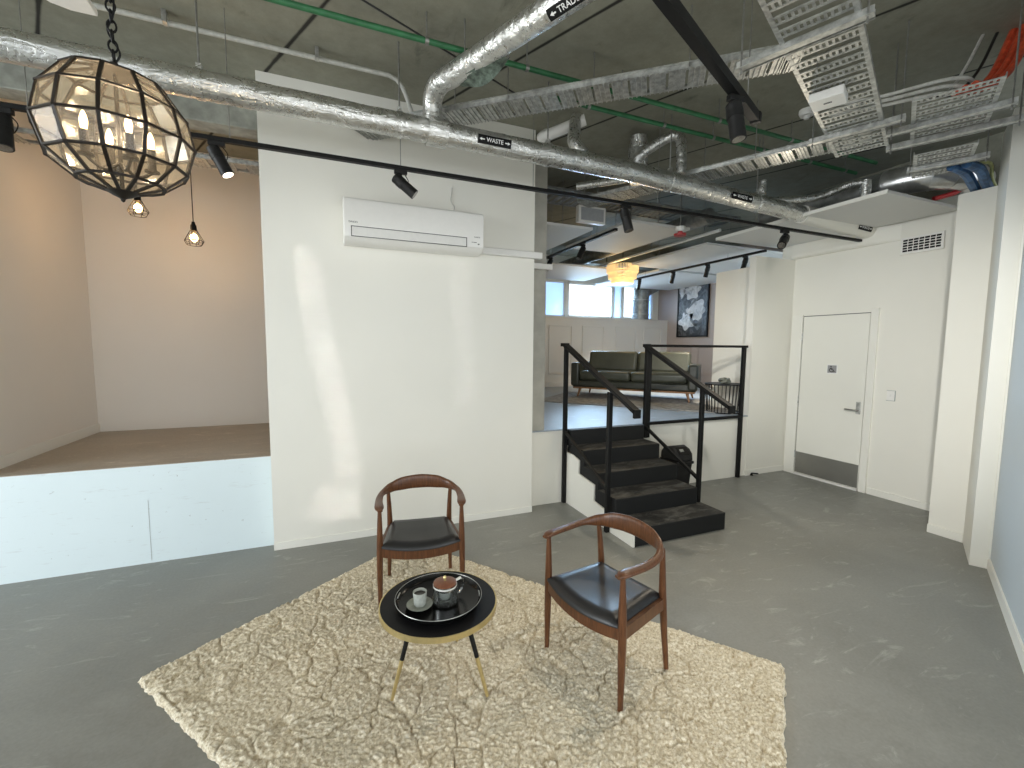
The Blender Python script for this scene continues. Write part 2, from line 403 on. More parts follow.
# upper lounge walls
struct('wall_wainscot', MB().box((1.9, 8.64, LZ), (7.8, 8.72, 2.365)), 'wall_grey', 'tall panelled grey white dado wall under the lounge windows', 'wall')
wb = MB()
for x0 in (2.9, 3.75, 4.42, 5.27, 6.17, 6.98):
    x1 = x0 + .56 if x0 != 6.98 else x0 + .52
    for a, b in (((x0, 1.1), (x1, 1.1)), ((x0, 2.17), (x1, 2.17)), ((x0, 1.1), (x0, 2.17)), ((x1, 1.1), (x1, 2.17))):
        wb.box((min(a[0], b[0]) - .012, 8.622, min(a[1], b[1]) - .012), (max(a[0], b[0]) + .012, 8.642, max(a[1], b[1]) + .012))
wb.box((1.9, 8.62, LZ), (7.7, 8.642, LZ + .1)); wb.box((1.9, 8.625, 2.335), (7.75, 8.745, 2.372))
struct('trim_wainscot', wb, 'wall_grey', 'raised panel mouldings and cap on the dado wall', 'trim', bevel=.004)
# window wall in pieces round the two openings
mb = MB(); op = [(4.25, 5.0, 3.2), (5.08, 6.33, 3.2), (6.36, 6.60, 3.24), (6.62, 7.32, 3.25), (7.33, 7.52, 3.24)]; xa = 1.9
for a, b, z1 in op:
    mb.box((xa, 9.0, LZ), (a, 9.15, CZ)); mb.box((a, 9.0, LZ), (b, 9.15, 2.40)); mb.box((a, 9.0, z1), (b, 9.15, CZ)); xa = b
mb.box((xa, 9.0, LZ), (9, 9.15, CZ))
struct('wall_window', mb, 'wall', 'white window wall at the back of the upper lounge', 'wall')
for i, (x0, x1, z1) in enumerate(((5.08, 6.33, 3.2), (6.62, 7.32, 3.25))):
    w = thing('window_%d' % (i + 1), ('wide bright lounge window above the panelled wall', 'narrow bright lounge window behind the silver duct elbow')[i], 'window', ((x0 + x1) / 2, 9.06, 2.4)); w['kind'] = 'structure'
    fr = MB()
    fr.box((x0, 9.02, 2.4), (x0 + .04, 9.1, z1)); fr.box((x1 - .04, 9.02, 2.4), (x1, 9.1, z1)); fr.box((x0, 9.02, 2.4), (x1, 9.1, 2.44)); fr.box((x0, 9.02, z1 - .04), (x1, 9.1, z1))
    part('window_frame', fr, 'white_plastic', w); part('window_glass', MB().box((x0 + .04, 9.055, 2.44), (x1 - .04, 9.065, z1 - .04)), 'pane', w)
t_ = NT('added_blue_panel'); t_.n.remove(t_.b)  # translucent panel that imitates white wall lit blue
a_ = t_.node('ShaderNodeBsdfTranslucent'); a_.inputs[0].default_value = (.36, .45, .58, 1); b_ = t_.node('ShaderNodeBsdfDiffuse'); b_.inputs[0].default_value = (.62, .68, .76, 1)
m_ = t_.node('ShaderNodeAddShader'); t_.l.new(a_.outputs[0], m_.inputs[0]); t_.l.new(b_.outputs[0], m_.inputs[1]); t_.l.new(m_.outputs[0], t_.n['Material Output'].inputs[0]); M['blue_panel'] = t_.m
for n_, x0, x1, z1, l in ((3, 4.25, 5.0, 3.2, 'added pale blue panel for the blue lit wall left of the wide lounge window'), (4, 6.36, 6.6, 3.24, 'added narrow pale blue panel for the blue lit wall between the two bright lounge windows'), (5, 7.33, 7.52, 3.24, 'added narrow pale blue panel for the blue lit wall right of the silver window duct')):
    w = thing('window_%d' % n_, l, 'window', ((x0 + x1) / 2, 9.06, 2.4)); w['kind'] = 'structure'  # added panels, no real windows: they glow where white wall is lit blue
    fr = MB()
    fr.box((x0, 9.02, 2.4), (x0 + .025, 9.1, z1)); fr.box((x1 - .025, 9.02, 2.4), (x1, 9.1, z1)); fr.box((x0, 9.02, 2.4), (x1, 9.1, 2.43)); fr.box((x0, 9.02, z1 - .03), (x1, 9.1, z1))
    part('window_frame', fr, 'white_plastic', w); part('added_pane', MB().box((x0 + .025, 9.055, 2.43), (x1 - .025, 9.057, z1 - .03)), 'blue_panel', w)
struct('wall_art', MB().box((7.7, 4.3, LZ), (7.85, 9.0, CZ)), 'wall_pink', 'dusky pink side wall carrying the floral picture', 'wall')
wb = MB()
for y0, y1 in ((7.02, 7.62), (7.85, 8.5)):
    for a, b in (((y0, 1.1), (y1, 1.1)), ((y0, 1.72), (y1, 1.72)), ((y0, 1.1), (y0, 1.72)), ((y1, 1.1), (y1, 1.72))):
        wb.box((7.682, min(a[0], b[0]) - .012, min(a[1], b[1]) - .012), (7.702, max(a[0], b[0]) + .012, max(a[1], b[1]) + .012))
struct('trim_art_wall', wb, 'wall_pink', 'raised panel mouldings low on the pink wall', 'trim')
struct('wall_lounge_left', MB().box((1.7, 4.5, LZ), (1.9, 9.0, CZ)), 'wall', 'white left wall of the upper lounge behind the column', 'wall')
struct('wall_lounge_side', MB().box((5.9, 4.21, 0), (7.85, 4.32, 2.885)), 'wall', 'white wall closing the lounge behind the toilet', 'wall')
# street front behind the camera: posts, sill, head, glass
u0, v0 = -5.2, -.62
def gbox(mb, ua, ub, va, vb, z0, z1):
    p = [G(ua, va), G(ub, va), G(ub, vb), G(ua, vb)]; return mb.prism([(q.x, q.y) for q in p], z0, z1)
mb = MB(); gbox(mb, u0 - .12, u0, v0, 7.0, 0, .12); gbox(mb, u0 - .12, u0, v0, 7.0, 3.3, CZ)
for k in range(6): gbox(mb, u0 - .12, u0, v0 + 1.5 * k, v0 + .08 + 1.5 * k, .12, 3.3)
struct('wall_street', mb, 'wall', 'glazed shop front on the street side left of the viewer', 'wall')
mb = MB(); gbox(mb, u0, 2.62, v0 - .12, v0, 0, .12); gbox(mb, u0, 2.62, v0 - .12, v0, 3.0, CZ)
for k in range(6): gbox(mb, u0 + 1.33 * k, u0 + .08 + 1.33 * k, v0 - .12, v0, .12, 3.0)
struct('wall_street_front', mb, 'wall', 'glazed shop front behind the viewer', 'wall')

#SECTION_DOOR
# ------------------------------------------------------------------ door and small wall fittings
dr = thing('door_1', 'white accessible toilet door with steel kick plate', 'door', (5.8, 3.55, 0)); dr['kind'] = 'structure'
part('door_leaf', MB().box((5.786, 3.16, .03), (5.812, 3.935, 2.118)), 'door', dr, bevel=.003)
fr = MB().box((5.776, 3.945, 0), (5.82, 4.085, 2.14)).box((5.776, 3.072, 0), (5.82, 3.150, 2.17))
part('door_frame', fr, 'trim', dr, bevel=.003)
part('door_gap', MB().box((5.7985, 3.935, .0), (5.8, 3.947, 2.128)).box((5.7985, 3.15, 2.118), (5.8, 3.947, 2.128)).box((5.7985, 3.148, 0), (5.8, 3.16, 2.128)), 'line', dr)
part('kick_plate', MB().box((5.783, 3.165, .035), (5.7875, 3.930, .315)), 'steel', dr, bevel=.001)['label'] = 'brushed steel kick plate'
part('threshold', MB().box((5.765, 3.16, 0), (5.80, 3.94, .028)), 'white_dull', dr, bevel=.003)
h = part('handle_plate', MB().box((5.778, 3.187, .925), (5.788, 3.237, 1.07)), 'galv', dr, bevel=.004)
hl = MB().tube([(5.785, 3.21, .97), (5.74, 3.21, .97), (5.735, 3.225, .97), (5.735, 3.335, .974)], .009, 10)
part('door_lever', hl, 'steel', h)
for z in (.28, 1.02, 1.85):
    part('hinge', MB().tube([(5.782, 3.941, z - .05), (5.782, 3.941, z + .05)], .008, 8), 'galv', dr)
sg = part('accessible_sign', MB().box((5.781, 3.474, 1.389), (5.787, 3.598, 1.503)), 'label_w', dr)
sg['label'] = 'grey square sign with a black wheelchair symbol'
part('sign_plate', MB().box((5.7798, 3.484, 1.399), (5.7815, 3.590, 1.494)), plain('sign_grey', (.30, .30, .30), .4), sg)
sy = MB(); SC = lambda a, b: V((5.7788, 3.536 - a, 1.446 + b))      # a to the viewer's right, b up
def sbar(p, q, w=.0075): sy.bar(SC(*p), SC(*q), w, .0015, (1, 0, 0))
ring = arc(SC(-.008, -.012), rad(95), rad(345), .022, (0, -1, 0), (0, 0, 1), 18)
for a, b in zip(ring, ring[1:]): sy.bar(a, b, .0075, .0015, (1, 0, 0))
sbar((-.012, .022), (-.010, -.008)); sbar((-.010, -.006), (.014, -.006)); sbar((.013, -.004), (.026, -.030)); sbar((-.011, .009), (.008, .009), .006); sbar((.024, -.030), (.034, -.026), .006)
sy.prism([(.008 * cos(a * pi / 6), .008 * sin(a * pi / 6)) for a in range(12)], 0, .0015, Matrix.Translation(SC(-.013, .035)) @ Matrix.Rotation(-pi / 2, 4, 'Y'))
part('wheelchair_symbol', sy, 'label_k', sg, smooth=0)
sw = thing('light_switch', 'small white wall switch right of the door handle', 'switch', (5.8, 2.9, 1.18))
part('switch_plate', MB().box((5.79, 2.862, 1.125), (5.7995, 2.938, 1.235)), 'white_plastic', sw, bevel=.003)
part('rocker', MB().box((5.786, 2.892, 1.168), (5.7905, 2.908, 1.192)), 'white_dull', sw)
part('switch_edge', MB().box((5.7885, 2.858, 1.121), (5.7998, 2.942, 1.126)).box((5.7885, 2.858, 1.2345), (5.7998, 2.942, 1.239)).box((5.7885, 2.858, 1.126), (5.7998, 2.862, 1.2345)), 'galv_seam', sw)
vg = thing('vent_grille', 'white slotted air grille high on the wall above the switch', 'vent', (5.78, 2.73, 2.82))
part('vent_frame', MB().box((5.774, 2.545, 2.728), (5.792, 2.915, 2.905)), 'white_plastic', vg, bevel=.003)
mb = MB()
for i in range(7):
    for k in range(5):
        y = 2.566 + i * .0475; z = 2.752 + k * .0275
        mb.box((5.7715, y + (.003 if k % 2 else 0), z), (5.7745, y + .040, z + .019))
part('vent_slots', mb, 'label_k', vg)
ds = thing('door_stop', 'small black door stop on the floor by the short wall', 'door stop', (5.18, 4.08, 0))
part('stop_base', MB().lathe([(.02, 0), (.02, .012), (.012, .02), (.012, .028)], 14, Matrix.Translation((5.16, 4.085, 0))), 'black', ds)
part('stop_bumper', MB().tube([(5.16, 4.085, .03), (5.25, 4.06, .02)], .009, 8), 'black', ds)

# ------------------------------------------------------------------ air conditioner and its trunking
ac = thing('air_conditioner', 'long white wall mounted air conditioner above the chairs', 'air conditioner', (.68, 3.976, 2.524))
prof = [(3.974, 2.868), (3.80, 2.868), (3.765, 2.855), (3.757, 2.83), (3.757, 2.60), (3.765, 2.565), (3.80, 2.535), (3.86, 2.522), (3.974, 2.525)]
mb = MB(); n = len(prof); xs = (.105, 1.262)
mb.v = [(x, p[0], p[1]) for x in xs for p in prof]
mb.f = [tuple(range(n)), tuple(n + i for i in range(n))[::-1]] + [(i, (i + 1) % n, n + (i + 1) % n, n + i) for i in range(n)]
part('housing', mb, 'white_plastic', ac, smooth=30, bevel=.006)
part('flap', MB().box((.165, 3.752, 2.566), (1.10, 3.7585, 2.635)), 'white_dull', ac, bevel=.002)
sm = MB()
for a, b in (((.158, 2.637), (1.107, 2.6425)), ((.158, 2.5605), (1.107, 2.566)), ((.158, 2.5605), (.1645, 2.6425)), ((1.1005, 2.5605), (1.107, 2.6425))):
    sm.box((a[0], 3.7545, a[1]), (b[0], 3.7575, b[1]))
part('flap_seam', sm, 'line', ac)
part('side_seam', MB().box((.104, 3.80, 2.54), (1.2625, 3.803, 2.868)), 'white_dull', ac)
for tx, x, z, s in (('DAIKIN', .175, 2.672, .020), ('DAIKIN', 1.20, 2.652, .016)):
    t = text_mesh(tx, s); xf(t, lambda v: V((x + v.x, 3.7562, z + v.y))); part('lettering', t, 'line', ac, smooth=0)
part('indicator', MB().box((1.165, 3.754, 2.604), (1.195, 3.7565, 2.609)).box((1.205, 3.754, 2.588), (1.22, 3.7565, 2.598)).box((1.15, 3.756, 2.604), (1.16, 3.7575, 2.609)), 'line', ac)
o = part('pipe_trunking', MB().box((1.262, 3.925, 2.555), (1.925, 3.9755, 2.618)), 'white_plastic', bevel=.008); tag(o, 'white pipe trunking running right from the air conditioner', 'trunking')
o = part('pipe_trunking', MB().box((1.85, 4.075, 2.487), (2.115, 4.139, 2.545)), 'white_dull', bevel=.006); tag(o, 'short white pipe trunking on the concrete column', 'trunking')
o = part('cable', MB().tube(smooth_path([(1.03, 3.972, 3.12), (1.02, 3.968, 3.0), (1.05, 3.965, 2.95), (1.03, 3.96, 2.87)], 6), .005, 6), 'cable_w'); tag(o, 'thin white cable dropping to the top of the air conditioner', 'cable')
#SECTION_STAIRS
# ------------------------------------------------------------------ stairs, rails, bin
stt = thing('staircase', 'short black staircase with white side leading to the lounge', 'stairs', (2.85, 3.5, 0))
ys = [2.92, 3.205, 3.49, 3.765, 4.03]
for i in range(5):
    x1 = 3.375 if i == 0 else 3.31
    x0 = 2.34
    yb = (ys[i + 1] + .02) if i < 4 else 4.112
    z0 = .162 * i if i else 0
    part('step', MB().box((x0, ys[i], max(0, z0 - .02)), (x1, yb, .162 * (i + 1))), 'stairs', stt, bevel=.006)
poly = [(2.92, 0), (4.115, 0), (4.115, .56), (3.96, .56), (3.83, .53), (3.83, .39), (3.54, .36), (3.54, .20), (3.26, .17), (3.21, .155), (3.21, .15), (2.925, .15)]
mt = Matrix(((0, 0, 1, 0), (1, 0, 0, 0), (0, 1, 0, 0), (0, 0, 0, 1)))
part('side_panel', MB().prism(poly, 2.322, 2.339, mt), 'wall', stt)['label'] = 'white stepped side panel'
part('side_panel', MB().prism([(3.21, 0), (4.115, 0), (4.115, .62), (3.80, .46), (3.52, .31), (3.21, .14)], 3.312, 3.326, mt), 'wall', stt)
part('understair', MB().prism([(3.21, .12), (3.21, .0), (4.11, 0), (4.11, .62), (3.76, .45), (3.48, .3)], 2.345, 3.308, mt), 'stairs', stt)

def flat(mb, a, b, w, h): return mb.bar(a, b, w, h)
lr = thing('handrail', 'black steel handrail on the left side of the stairs', 'handrail', (2.30, 3.6, 0), 0, 'stair handrails')
part('post', MB().box((2.282, 4.075, 0), (2.322, 4.115, 1.70)), 'black', lr, bevel=.003)
part('post', MB().box((2.278, 3.255, 0), (2.318, 3.295, 1.30)), 'black', lr, bevel=.003)
part('top_rail', MB().bar((2.30, 4.165, 1.722), (2.30, 4.08, 1.722), .06, .035).bar((2.30, 4.10, 1.715), (2.30, 2.90, 1.17), .06, .035), 'black', lr)
part('end_cap', MB().box((2.27, 2.885, 1.118), (2.33, 2.912, 1.19)), 'black', lr)
part('lower_rail', MB().bar((2.30, 4.09, .79), (2.30, 3.28, .385), .025, .03), 'black', lr)
rr = thing('handrail', 'black steel handrail on the right of the stairs turning along the landing', 'handrail', (3.37, 3.6, 0), 0, 'stair handrails')
part('post', MB().box((3.345, 4.065, .645), (3.395, 4.11, 1.70)).box((3.40, 4.07, .645), (3.425, 4.108, 1.70)), 'black', rr, bevel=.003)
part('post', MB().box((3.34, 3.225, .158), (3.378, 3.263, 1.31)), 'black', rr, bevel=.003)
part('post', MB().box((4.885, 4.07, 0), (4.93, 4.112, 1.72)), 'black', rr, bevel=.003)
part('top_rail', MB().bar((3.36, 4.13, 1.722), (3.36, 4.06, 1.722), .06, .035).bar((3.36, 4.10, 1.712), (3.36, 2.90, 1.155), .06, .035), 'black', rr)
part('end_cap', MB().box((3.33, 2.885, 1.103), (3.39, 2.912, 1.175)), 'black', rr)
part('landing_rail', MB().box((3.32, 4.05, 1.705), (4.932, 4.112, 1.735)), 'black', rr)
part('landing_lower_rail', MB().box((3.39, 4.06, .795), (4.89, 4.095, .83)), 'black', rr)
part('lower_rail', MB().bar((3.36, 4.07, .775), (3.36, 3.25, .39), .025, .03), 'black', rr)

bn = thing('trash_bin', 'black plastic swing top bin behind the stairs', 'bin', (3.645, 3.86, 0))
def taper(mb, cx, cy, w0, d0, w1, d1, z0, z1):
    vs = [(cx + sx * w / 2, cy + sy * dd / 2, z) for z, w, dd in ((z0, w0, d0), (z1, w1, d1)) for sx, sy in ((-1, -1), (1, -1), (1, 1), (-1, 1))]
    return mb.add(vs, [(3, 2, 1, 0), (4, 5, 6, 7), (0, 1, 5, 4), (1, 2, 6, 5), (2, 3, 7, 6), (3, 0, 4, 7)])
part('bin_body', taper(MB(), 3.645, 3.86, .19, .20, .22, .27, 0, .40), 'binblack', bn, bevel=.012)
part('bin_rim', MB().box((3.52, 3.715, .385), (3.77, 4.005, .42)), 'binblack', bn, bevel=.01)
prof = [(3.725, .42), (3.995, .42), (3.99, .50), (3.95, .555), (3.86, .58), (3.78, .55), (3.735, .50)]
part('bin_lid', MB().prism(prof, 3.53, 3.76, mt), 'binblack', bn, bevel=.012)
part('bin_flap', MB().bar((3.645, 3.733, .50), (3.645, 3.80, .568), .15, .012), 'black', bn)
part('flap_mark', MB().bar((3.62, 3.748, .53), (3.62, 3.772, .553), .05, .008), 'galv_dull', bn)

#SECTION_LOUNGE
# ------------------------------------------------------------------ upper lounge furniture
RZ = atan2(-.752, .659)
ex = V((cos(RZ), sin(RZ))); ey = V((-sin(RZ), cos(RZ)))
oc = V((4.02, 6.72)) + ex * .93 + ey * .34
sf = thing('sofa', 'dark green leather two seat sofa on oak legs in the lounge', 'sofa', (oc.x, oc.y, LZ), RZ)
def lp(n, mb, m, p=sf, **k): return part(n, mb, m, p, local=True, **k)
L2 = 1.02
lp('base', MB().box((-L2, -.40, .17), (L2, .42, .30)), 'leather_g', bevel=.03)
lp('wood_rail', MB().box((-L2 + .02, -.395, .145), (L2 - .02, .40, .172)), 'oakleg', bevel=.006)
lp('backrest', MB().box((-L2 + .1, .22, .26), (L2 - .1, .44, .62)), 'leather_g', bevel=.05, bseg=3)
for s in (-1, 1):
    x0, x1 = sorted((s * (L2 + .02), s * (L2 - .13)))
    lp('armrest', MB().box((x0, -.42, .19), (x1, .43, .60)), 'leather_g', bevel=.035, bseg=3)
for x0, x1 in ((-L2 + .135, -.004), (.004, L2 - .135)):
    lp('seat_cushion', MB().box((x0, -.43, .295), (x1, .26, .46)), 'leather_gs', bevel=.05, bseg=4)
for x0, x1 in ((-L2 + .14, -.005), (.005, L2 - .14)):
    tl = Matrix.Translation((0, .20, .43)) @ Matrix.Rotation(rad(-12), 4, 'X')
    lp('back_cushion', MB().box((x0, -.085, 0), (x1, .085, .37), tl), 'leather_gs', bevel=.05, bseg=4)
for x in (-.885, .885):
    for y in (-.32, .34):
        lp('leg', MB().tube([(x, y, .15), (x * 1.045, y * 1.12, 0)], .02, 10, rs=[.026, .013]), 'oakleg')
rgc = oc + ex * .1 - ey * .42
pts = [V((sx * 1.5, sy * .95)) for sx, sy in ((-1, -1), (1, -1), (1, 1), (-1, 1))]
o = part('lounge_rug', MB().box((-1.45, -.85, 0), (1.45, .85, .012)), 'greyrug', None, bevel=.004)
o.location = (rgc.x, rgc.y, LZ); o.rotation_euler = (0, 0, RZ); tag(o, 'flat grey rug under the green sofa', 'rug')
sf.location.z = LZ + .018
stc = V((5.02, 4.47))
sd = thing('side_table', 'round black wire side table behind the landing rail', 'side table', (stc.x, stc.y, LZ))
part('table_top', MB().lathe([(.001, .385), (.25, .385), (.25, .40), (.001, .40)], 36), 'black', sd, local=True)
part('bottom_ring', MB().torus((0, 0, .008), .215, .008, 36, 6), 'black', sd, local=True)
mb = MB()
for k in range(30):
    a = 2 * pi * k / 30; mb.tube([(.215 * cos(a), .215 * sin(a), .008), (.24 * cos(a), .24 * sin(a), .388)], .0045, 6)
part('wires', mb, 'black', sd, local=True)
kn = thing('knot_ornament', 'olive grey knotted ornament on the wire side table', 'ornament', (stc.x - .05, stc.y - .05, LZ + .40))
pp = [(.055 * cos(t) * (1 + .35 * cos(3 * t / 2)), .04 * sin(t) * (1 + .35 * cos(3 * t / 2)), .042 + .022 * sin(3 * t / 2)) for t in [4 * pi * i / 60 for i in range(61)]]
part('ornament_body', MB().tube(pp, .021, 10), 'stone', kn, local=True)

art = thing('picture', 'framed black and white floral picture on the pink lounge wall', 'picture', (7.7, 7.83, 1.95))
y0, y1, z0, z1 = 7.355, 8.285, 1.95, 3.205
fr = MB().box((7.66, y0, z0), (7.70, y0 + .03, z1)).box((7.66, y1 - .03, z0), (7.70, y1, z1)).box((7.66, y0 + .03, z0), (7.70, y1 - .03, z0 + .03)).box((7.66, y0 + .03, z1 - .03), (7.70, y1 - .03, z1))
part('picture_frame', fr, 'black', art)
def art_mat():
    t = NT('floral_print'); co = t.co((1, 1, .8)); a = t.noise(co, 3.2, 4, .6, 1.8)
    t.set(t.ramp(a, (.30, .004), (.46, .02), (.52, .12), (.60, .012), (.75, .30)), .4); return t.m
part('print', MB().box((7.672, y0 + .03, z0 + .03), (7.69, y1 - .03, z1 - .03)), art_mat(), art)
def petal_mat():
    t = NT('petal_print'); co = t.co(); a = t.noise(co, 5, 5, .6, 1.5)
    t.set(t.ramp(a, (.3, .22), (.48, .60), (.7, .82)), .5); return t.m
pm = petal_mat(); gm = plain('leaf_print', (.13, .13, .13), .5, 0, .6, 9)
def blob(cy, cz, ry, rz, n, amp, ph):
    return [(7.6705, min(max(cy + ry * cos(a) * (1 + amp * sin(n * a + ph) + .12 * sin(3 * a + ph)), y0 + .035), y1 - .035), min(max(cz + rz * sin(a) * (1 + amp * sin(n * a + ph)), z0 + .035), z1 - .035)) for a in [2 * pi * i / 60 for i in range(60)]]
def blobmb(*a):
    p = blob(*a); c = (7.6705, a[0], a[1]); mb = MB(); mb.add([c] + p, [(0, i + 1, (i + 1) % 60 + 1) for i in range(60)]); return mb
for a in ((7.84, 2.98, .23, .17, 5, .16, .3), (7.70, 2.55, .26, .24, 6, .15, 1.2), (7.98, 2.32, .22, .19, 5, .18, 2.2), (8.15, 3.02, .10, .14, 4, .2, 1)):
    part('flower_print', blobmb(*a), pm, art, smooth=0)
for (a, b, w) in (((7.45, 2.98), (7.95, 2.62), .05), ((7.62, 2.12), (7.85, 2.35), .07), ((7.5, 2.35), (7.72, 2.2), .08), ((8.15, 2.75), (8.0, 2.48), .06)):
    part('leaf_print', MB().bar((7.6685, a[0], a[1]), (7.6685, b[0], b[1]), w, .001, (1, 0, 0)), gm, art)

# chandelier of glass rods in the lounge
rl = thing('tiered_pendant', 'lit three tier pendant of pale glass rods over the lounge', 'pendant lamp', (4.75, 6.5, CZ))
part('cable', MB().tube([(0, 0, 0), (0, 0, -.62)], .006, 8), 'black', rl, local=True)
part('canopy', MB().lathe([(.001, 0), (.05, 0), (.05, -.03), (.001, -.03)], 20), 'black', rl, local=True)
for r, za, zb in ((.265, -.64, -.77), (.235, -.75, -.87), (.185, -.85, -.95)):
    mb = MB()
    for k in range(64):
        a = 2 * pi * k / 64; mb.bar((r * cos(a), r * sin(a), za), (r * cos(a), r * sin(a), zb), .012, .02, (cos(a), sin(a), 0))
    part('glass_tier', mb, 'glowglass', rl, local=True)
    part('tier_ring', MB().torus((0, 0, za), r, .008, 40, 6), 'brass', rl, local=True)

# lounge ceiling boards, services
rafts = [((3.33, 4.45), (4.27, 6.0), 3.2, 'white ceiling board lit gold by the tiered pendant'),
         ((2.0, 4.62), (2.93, 6.25), 3.1, 'white ceiling board left of the short spotlight track'),
         ((4.74, 4.62), (7.68, 6.35), 3.1, 'wide white ceiling board right of the tiered pendant'),
         ((2.0, 6.75), (5.0, 8.2), 3.1, 'white ceiling board near the wide lounge window'),
         ((5.55, 6.5), (7.68, 8.6), 3.1, 'white ceiling board above the floral picture corner')]
for a, b, z, l in rafts:
    o = part('ceiling_board', MB().box((a[0], a[1], z), (b[0], b[1], z + .03)), 'plaster'); tag(o, l, 'ceiling board', 'lounge ceiling boards')
    for x in (a[0] + .25, b[0] - .25):
        for y in (a[1] + .3, b[1] - .3):
            q = part('hanger', MB().tube([(x, y, z + .03), (x, y, CZ)], .005, 6), 'rod', o)
dbrd = part('ceiling_board', MB().prism([(4.57, 4.3), (4.55, 2.42), (5.715, 2.42), (5.715, 4.3)], 3.07, 3.095), 'plaster'); tag(dbrd, 'white ceiling board over the door corner pierced by the waste pipe', 'ceiling board')
part('edge_strip', MB().bar((4.562, 4.3, 3.0825), (4.545, 2.42, 3.0825), .012, .034), 'trim', dbrd)
o = part('lounge_duct', MB().tube([(4.5, 4.35, 3.38), (4.5, 8.4, 3.38)], .10, 20), 'galv_dull'); tag(o, 'round dull grey duct between the lounge ceiling boards', 'duct')
o = part('lounge_pipe', MB().tube([(4.68, 4.35, 3.22), (4.68, 8.3, 3.22)], .022, 10), 'label_w'); tag(o, 'thin white pipe along the edge of the wide ceiling board', 'pipe')
sd_ = thing('window_duct', 'silver flanged duct elbow standing in front of the lounge window', 'duct', (7.05, 8.85, 2.4))
pth = [(7.02, 8.86, 2.38), (7.02, 8.86, 2.9)] + [tuple(p) for p in arc((7.32, 8.86, 2.9), pi, pi * .62, .30, (1, 0, 0), (0, 0, 1), 6)][1:] + [(7.5, 8.86, 3.32)]
part('duct_body', MB().tube(pth, .21, 24), 'galv_dull', sd_)
for z in (2.5, 2.85):
    part('flange', MB().torus((7.02, 8.86, z), .213, .014, 28, 6), 'galv', sd_)
eb = thing('exit_sign_box', 'grey faced white framed box hanging under the lounge services', 'sign box', (2.84, 4.5, 3.23))
part('sign_frame', MB().box((2.655, 4.49, 3.14), (3.02, 4.56, 3.33)), 'white_plastic', eb, bevel=.006)
part('sign_face', MB().box((2.685, 4.486, 3.165), (2.99, 4.492, 3.305)), 'greysign', eb)
part('hanger', MB().tube([(2.75, 4.53, 3.33), (2.75, 4.53, CZ)], .006, 6).tube([(2.93, 4.53, 3.33), (2.93, 4.53, CZ)], .006, 6), 'rod', eb)
sm_ = thing('smoke_detector', 'white smoke detector with red collar over the lounge entrance', 'detector', (4.02, 4.35, 3.2))
dm = Matrix.Translation((4.02, 4.35, 3.16))
part('detector_head', MB().lathe([(.001, -.03), (.05, -.025), (.06, .0), (.06, .03), (.001, .035)], 20, dm), 'white_plastic', sm_)
part('collar', MB().lathe([(.001, -.085), (.07, -.08), (.075, -.055), (.001, -.05)], 20, dm), 'red', sm_)
part('drop_rod', MB().tube([(4.02, 4.35, 3.19), (4.02, 4.35, CZ)], .008, 8), 'rod', sm_)
part('stem', MB().tube([(4.02, 4.35, 3.075), (4.02, 4.35, 3.135)], .03, 12), 'red', sm_)

#SECTION_FURN
# ------------------------------------------------------------------ armchairs
def sweep(mb, pts, ws, hs, tw, seg=14):
    """superellipse section along a path: ws across, hs upright, tw tilt"""
    pts = [V(p) for p in pts]; n = len(pts); rings = []
    for i, p in enumerate(pts):
        t = (pts[min(i + 1, n - 1)] - pts[max(i - 1, 0)]).normalized()
        side = t.cross(V((0, 0, 1))).normalized(); up = side.cross(t)
        c, s = cos(tw[i]), sin(tw[i]); a1 = side * c + up * s; a2 = up * c - side * s
        ring = []
        for k in range(seg):
            a = 2 * pi * k / seg; ca, sa = cos(a), sin(a); e = .75
            ring.append(p + a1 * (ws[i] * math.copysign(abs(ca) ** e, ca)) + a2 * (hs[i] * math.copysign(abs(sa) ** e, sa)))
        rings.append(ring)
    mb.add([v for r in rings for v in r], [(i * seg + k, i * seg + (k + 1) % seg, (i + 1) * seg + (k + 1) % seg, (i + 1) * seg + k) for i in range(n - 1) for k in range(seg)] + [tuple(range(seg))[::-1], tuple((n - 1) * seg + k for k in range(seg))])
    return mb
def lerp_list(vals, n):
    out = []
    m = len(vals) - 1
    for i in range(n):
        t = i / (n - 1) * m; k = min(int(t), m - 1); f = t - k; f = f * f * (3 - 2 * f); out.append(vals[k] * (1 - f) + vals[k + 1] * f)
    return out
